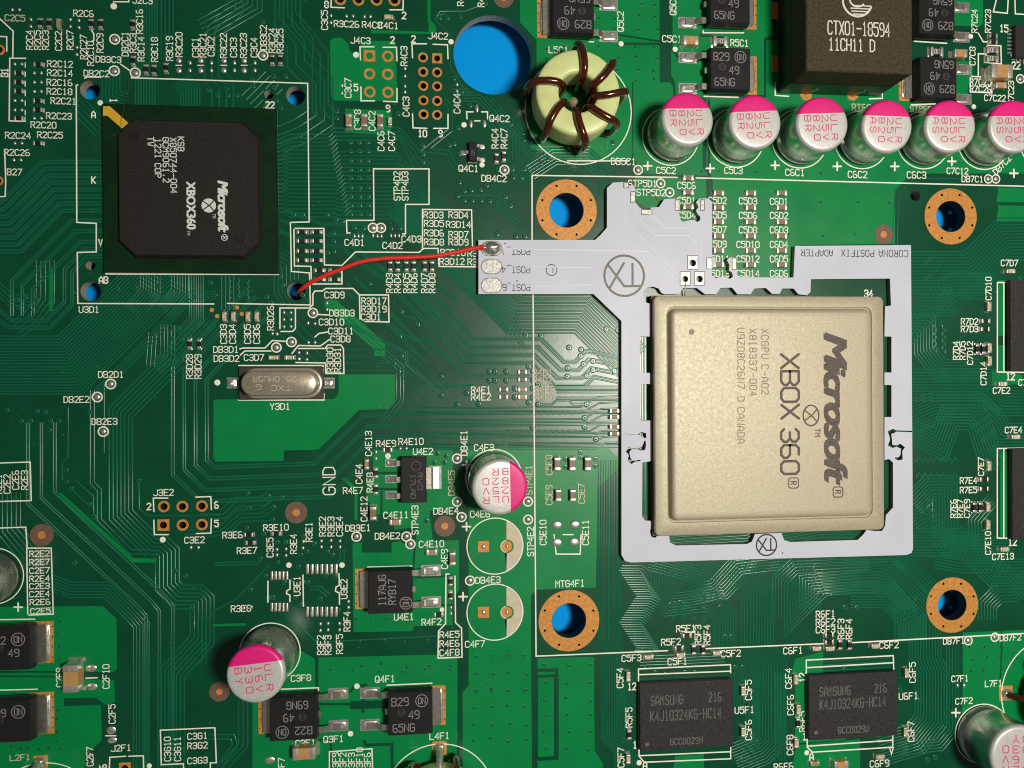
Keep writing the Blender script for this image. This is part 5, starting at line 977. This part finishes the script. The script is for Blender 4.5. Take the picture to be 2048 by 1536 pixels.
def apad(x0, y0, x1, y1, hole_=None, name='edge_pad'):
    q = P([(x0, y0), (x1, y0), (x1, y1), (x0, y1)], ZA); k = 1.5
    fr = P([(x0 - k, y0 - k), (x1 + k, y0 - k), (x1 + k, y1 + k), (x0 - k, y1 + k)], ZA); h = [pcirc(*hole_, 24 if False else 14, ZA)] if hole_ else []
    a = plate(name, q, h, ZA - .02, ZA + .025, ['pad', 'pad'], ad); plate('pad_edge', fr, h, ZA - .02, ZA + .006, ['etch', 'etch'], a)
for x, y, hr in ((1385.5, 525, 6.8), (1370.5, 557, 6.2), (1399, 557, 6.8)): apad(x - 9.5, y - 13, x + 9.5, y + 13, (x, y + 1, hr))
for r_ in ((1248, 366, 1256, 375), (1262, 384, 1270, 404), (1284, 420, 1303, 428), (1351, 400, 1359, 420), (1402, 400, 1408, 420), (1414, 516, 1423, 537), (1465, 517, 1472, 538)): apad(*r_)
def oval(cxp, cyp, hx, hy, n=10):
    r = hy; pts = []
    for i in range(n + 1): a = math.pi / 2 - math.pi * i / n; pts.append((cxp + (hx - r) + r * math.cos(a), cyp - r * math.sin(a)))
    for i in range(n + 1): a = -math.pi / 2 - math.pi * i / n; pts.append((cxp - (hx - r) + r * math.cos(a), cyp - r * math.sin(a)))
    return pts
for y in (497, 533, 571):
    q = plate('solder_pad', P(oval(983, y, 20, 14), ZA), [], ZA - .02, ZA + .04, ['pad', 'pad'], ad); plate('pad_edge', P(oval(983, y, 21.5, 15.4), ZA), [], ZA - .02, ZA + .008, ['etch', 'etch'], q)
at = MB(); k = S(1035, 540, ZA)
for s, x, y in (('POST', 1042, 503), ('1', 1006, 503), ('POST', 1042, 539.5), ('4', 1007, 539.5), ('POST', 1042, 575), ('6', 1009, 575)): letters(at, s, x, y, 180, 12.5, 9.6, sw=1.4, z=ZA + .006)
for x, y in ((1018, 494), (1018, 531), (1018, 566)): at.stroke(P([(x - 4, y), (x + 4, y)], ZA), 1.4 * k, ZA + .008)
c = W(1103, 540, ZA); at.stroke(circ(c[0], c[1], 11 * k, 28), 1.6 * k, ZA + .008, closed=True); letters(at, 'L', 1103, 540, 180, 11, 8, sw=1.6, z=ZA + .006)
letters(at, 'CORONA', 1787, 507, 180, 13, 10.4, w=7.2, sw=1.5, z=ZA + .006); letters(at, 'POSTFIX', 1715.5, 506.5, 180, 12.5, 9.9, w=7.0, sw=1.5, z=ZA + .006); letters(at, 'ADAPTER', 1634, 506, 180, 12, 9.6, w=6.8, sw=1.5, z=ZA + .006)
for x, y in ((1565, 1106), (1034, 562), (1010, 487)): c = W(x, y, ZA); at.disc(c[0], c[1], 1.6 * k, ZA + .007, 10)
at.build('black_print', 'blackprint', ad)['kind'] = 'stuff'
def txlogo(x, y, r, w, m):
    mb = MB(); k = S(x, y, ZA); c = W(x, y, ZA); f = lambda a, b: (c[0] + a * r * k, c[1] - b * r * k)
    mb.stroke(circ(c[0], c[1], r * k, 40), w * k, ZA + .008, closed=True)
    mb.stroke([f(-.83, -.55), f(0, .52), f(.82, .50)], w * k, ZA + .010); mb.stroke([f(-.75, .62), f(-.02, -.62)], w * k, ZA + .012); mb.stroke([f(.42, -.60), f(.42, .5)], w * k, ZA + .014)
    mb.build('round_emblem', m, ad)
txlogo(1248.5, 551.5, 40, 4.4, 'etch'); txlogo(1533, 1090, 20.5, 3, 'blackprint')
wt = MB()
for pts in ([(1005, 497), (1296, 502), (1352, 560)], [(1055, 533), (1182, 535)], [(1055, 571), (1185, 569)], [(1250, 380), (1250, 440), (1360, 552)], [(1268, 405), (1270, 428), (1309, 470), (1376, 470), (1393, 487), (1393, 510)], [(1296, 424), (1330, 455), (1378, 455), (1403, 480), (1403, 540)]): wt.stroke(P(pts, ZA), 2.4 * k, ZA - .003, h=.018, slope=.04)
wt.build('covered_traces', 'whitetrace', ad)['kind'] = 'stuff'
c = W(1371, 574, ZA); MB().tube([(*W(1371, 566, ZA), ZA + .04), (*W(1371, 578, ZA), ZA + .03), (*W(1371, 592, ZA), .6)], .10, 8).build('gold_probe_wire', 'gold', ad, smooth=True)
c = W(984, 497, ZA); sb = MB().lathe([(1.0, 0), (.97, .22), (.86, .5), (.66, .75), (.4, .92), (.08, 1.0)], c[0], c[1], 30, 1.36, 1.02); sb.v = [(x, y, ZA + .03 + z * .95) for x, y, z in sb.v]; sb.v = [(x + .07 * mnoise.noise(Vector((x * 1.6, y * 1.6, z * 2))), y + .07 * mnoise.noise(Vector((y * 1.5, x * 1.5, z))), z * (1 + .14 * mnoise.noise(Vector((x * 1.3, y * 1.3, 4))))) for x, y, z in sb.v]; sb.build('solder_blob', 'blob', ad, smooth=True)

# ---- processor with metal lid
ZL = 3.1; c0 = RECT(1309, 592, 1768, 1066, 2.2)
cx, cy = c0[0], c0[1]; hx, hy = c0[2] / 2, c0[3] / 2
t = thing('processor', 'square processor with a satin champagne metal lid and dark print', 'processor', (cx, cy, 0))
MB().box(-.05, -.02, .35, hx * 2 + .25, hy * 2 + .2, 1.35, .04).build('substrate', 'sub', t); MB().box(0, 0, .03, hx * 2 - 1, hy * 2 - 1, .36).build('solder_balls', 'dark', t)
pi = RECT(1343, 618, 1746, 1037, ZL); px_, py_ = pi[2] / 2, pi[3] / 2; dx, dy = pi[0] - cx, pi[1] - cy
lid = MB().loft([(1.36, hx - .08, hy - .08, .7), (1.40, hx, hy, .8), (2.02, hx, hy, .8), (2.16, hx - .05, hy - .05, .8), (2.22, hx - .18, hy - .18, .8), (2.22, px_ + .42, py_ + .42, 1.2), (2.00, px_ + .36, py_ + .36, 1.15), (1.90, px_ + .10, py_ + .10, 1.0), (2.45, px_ + .02, py_ + .02, .95), (2.90, px_ - .10, py_ - .10, .9), (3.04, px_ - .26, py_ - .26, .8), (ZL, px_ - .6, py_ - .6, .6), (ZL + .005, px_ - 1.2, py_ - 1.2, .3)], 7)
L = 32; lid.v = [(v[0] + (dx if i >= 5 * L else 0), v[1] + (dy if i >= 5 * L else 0), v[2]) for i, v in enumerate(lid.v)]
smooth_sharp(lid.build('metal_lid', 'ihs', t), 48)
loc2 = lambda px, py, z: (W(px, py, z)[0] - cx, W(px, py, z)[1] - cy)
ZP = ZL + .006; k = S(1550, 800, ZP)
word('Microsoft', 1671, 818, 299, 49, ZP, 'ihsprint', t, sh=.28, off=.075, sp=.92, lc=loc2)
mk = MB(); gl = MB()
letters(mk, 'XBOX', 0, 0, -90, 36, 33, w=27, sw=5.2, z=ZP + .006, center=loc2(1580, 773, ZP), scale=k); letters(mk, '360', 0, 0, -90, 36, 31.5, w=25, sw=5.2, z=ZP + .006, center=loc2(1580, 903, ZP), scale=k)
for x, y in ((1587, 966), (1676, 984)):
    a = loc2(x, y, ZP); letters(mk, 'R', 0, 0, -90, 11, 8, sw=2, z=ZP + .006, center=a, scale=k); mk.stroke([(a[0] + u * k, a[1] + v * k) for u, v in ((-7, 10), (7, 10), (10, 7), (10, -7), (7, -10), (-7, -10), (-10, -7), (-10, 7))], 2.2 * k, ZP + .008, closed=True)
letters(mk, 'TM', 0, 0, -90, 10, 9, sw=2, z=ZP + .006, center=loc2(1635, 865, ZP), scale=k); mk.build('lettering', 'ihsprint', t)
emblem(1622, 831, 16, ZP, 'ihsprint', 'ihsprint', t, loc2, True, 20)
for s, x, y, n in (('XCGPU', 1530, 687.5, 11), ('C-A02', 1530, 759, 11), ('X818337-004', 1506, 725, 11), ('U9Z08C26N7', 1482, 717, 11), ('D', 1482, 798, 11), ('CANADA', 1482, 851, 11)): letters(gl, s, 0, 0, -90, 14, 12.2, w=8.2, sw=1.9, z=ZP + .006, center=loc2(x, y, ZP), scale=k)
gl.build('small_lettering', 'ihsprint2', t)
a = loc2(1383, 664, ZP); MB().disc(a[0], a[1], .42, ZP + .006, 18).build('corner_dot', 'ihsprint2', t)

# ---- red wire from the hole to the solder blob
WP = [(588, 590, -3.5), (594, 585, -1.4), (603, 578.5, .1), (620, 566, .9), (650, 551, 1.3), (690, 535, 1.6), (725, 523, 1.7), (770, 517, 1.6), (820, 515, 1.5), (870, 512, 1.4), (910, 505, 1.4), (940, 498, 1.45), (960, 495, 1.5), (967, 494.5, 1.5)]
pts = [(*W(x, y, max(z, 0)), z) for x, y, z in WP]; q = []
for i in range(len(pts) - 1):                 # smooth the path
    p0, p1, p2, p3 = (Vector(pts[max(0, i - 1)]), Vector(pts[i]), Vector(pts[i + 1]), Vector(pts[min(len(pts) - 1, i + 2)]))
    for s in range(5):
        u = s / 5; q.append(tuple(.5 * ((2 * p1) + (p2 - p0) * u + (2 * p0 - 5 * p1 + 4 * p2 - p3) * u * u + (3 * p1 - p0 - 3 * p2 + p3) * u ** 3)))
q.append(pts[-1])
t = thing('jumper_wire', 'thin red insulated wire running from a board hole to the solder blob', 'wire', (0, 0, 0))
MB().tube(q, [.295] * (len(q) - 6) + [.31, .34, .38, .42, .43, .38], 14).build('insulation', 'red', t, smooth=True)
e = Vector(q[-1]); MB().tube([tuple(e + Vector((-.3, 0, 0))), tuple(e + Vector((.6, -.05, .0)))], .16, 10).build('bare_end', 'solder', t, smooth=True)
hp = [(255, 152, .3), (257, 175, .5), (253, 195, .8), (247, 214, 1.3), (244, 235, 1.6), (243, 250, 2.0)]; h2 = [(232, 268, 1.9), (215, 275, 1.0), (200, 285, .5), (191, 297, .3), (186, 312, .15)]
MB().tube([(*W(x, y, z), z) for x, y, z in hp], .022, 5).build('stray_hair', 'hair', None, smooth=True)
MB().tube([(*W(x, y, z), z) for x, y, z in h2], .022, 5).build('stray_hair', 'hair', None, smooth=True)
for n, l in (('stray_hair', 'fine stray hair across the gold corner mark of the black package'), ('stray_hair.001', 'fine curled stray hair at the corner of the black moulding')):
    o = bpy.data.objects[n]; o['label'] = l; o['category'] = 'hair'; o['group'] = 'stray hairs'
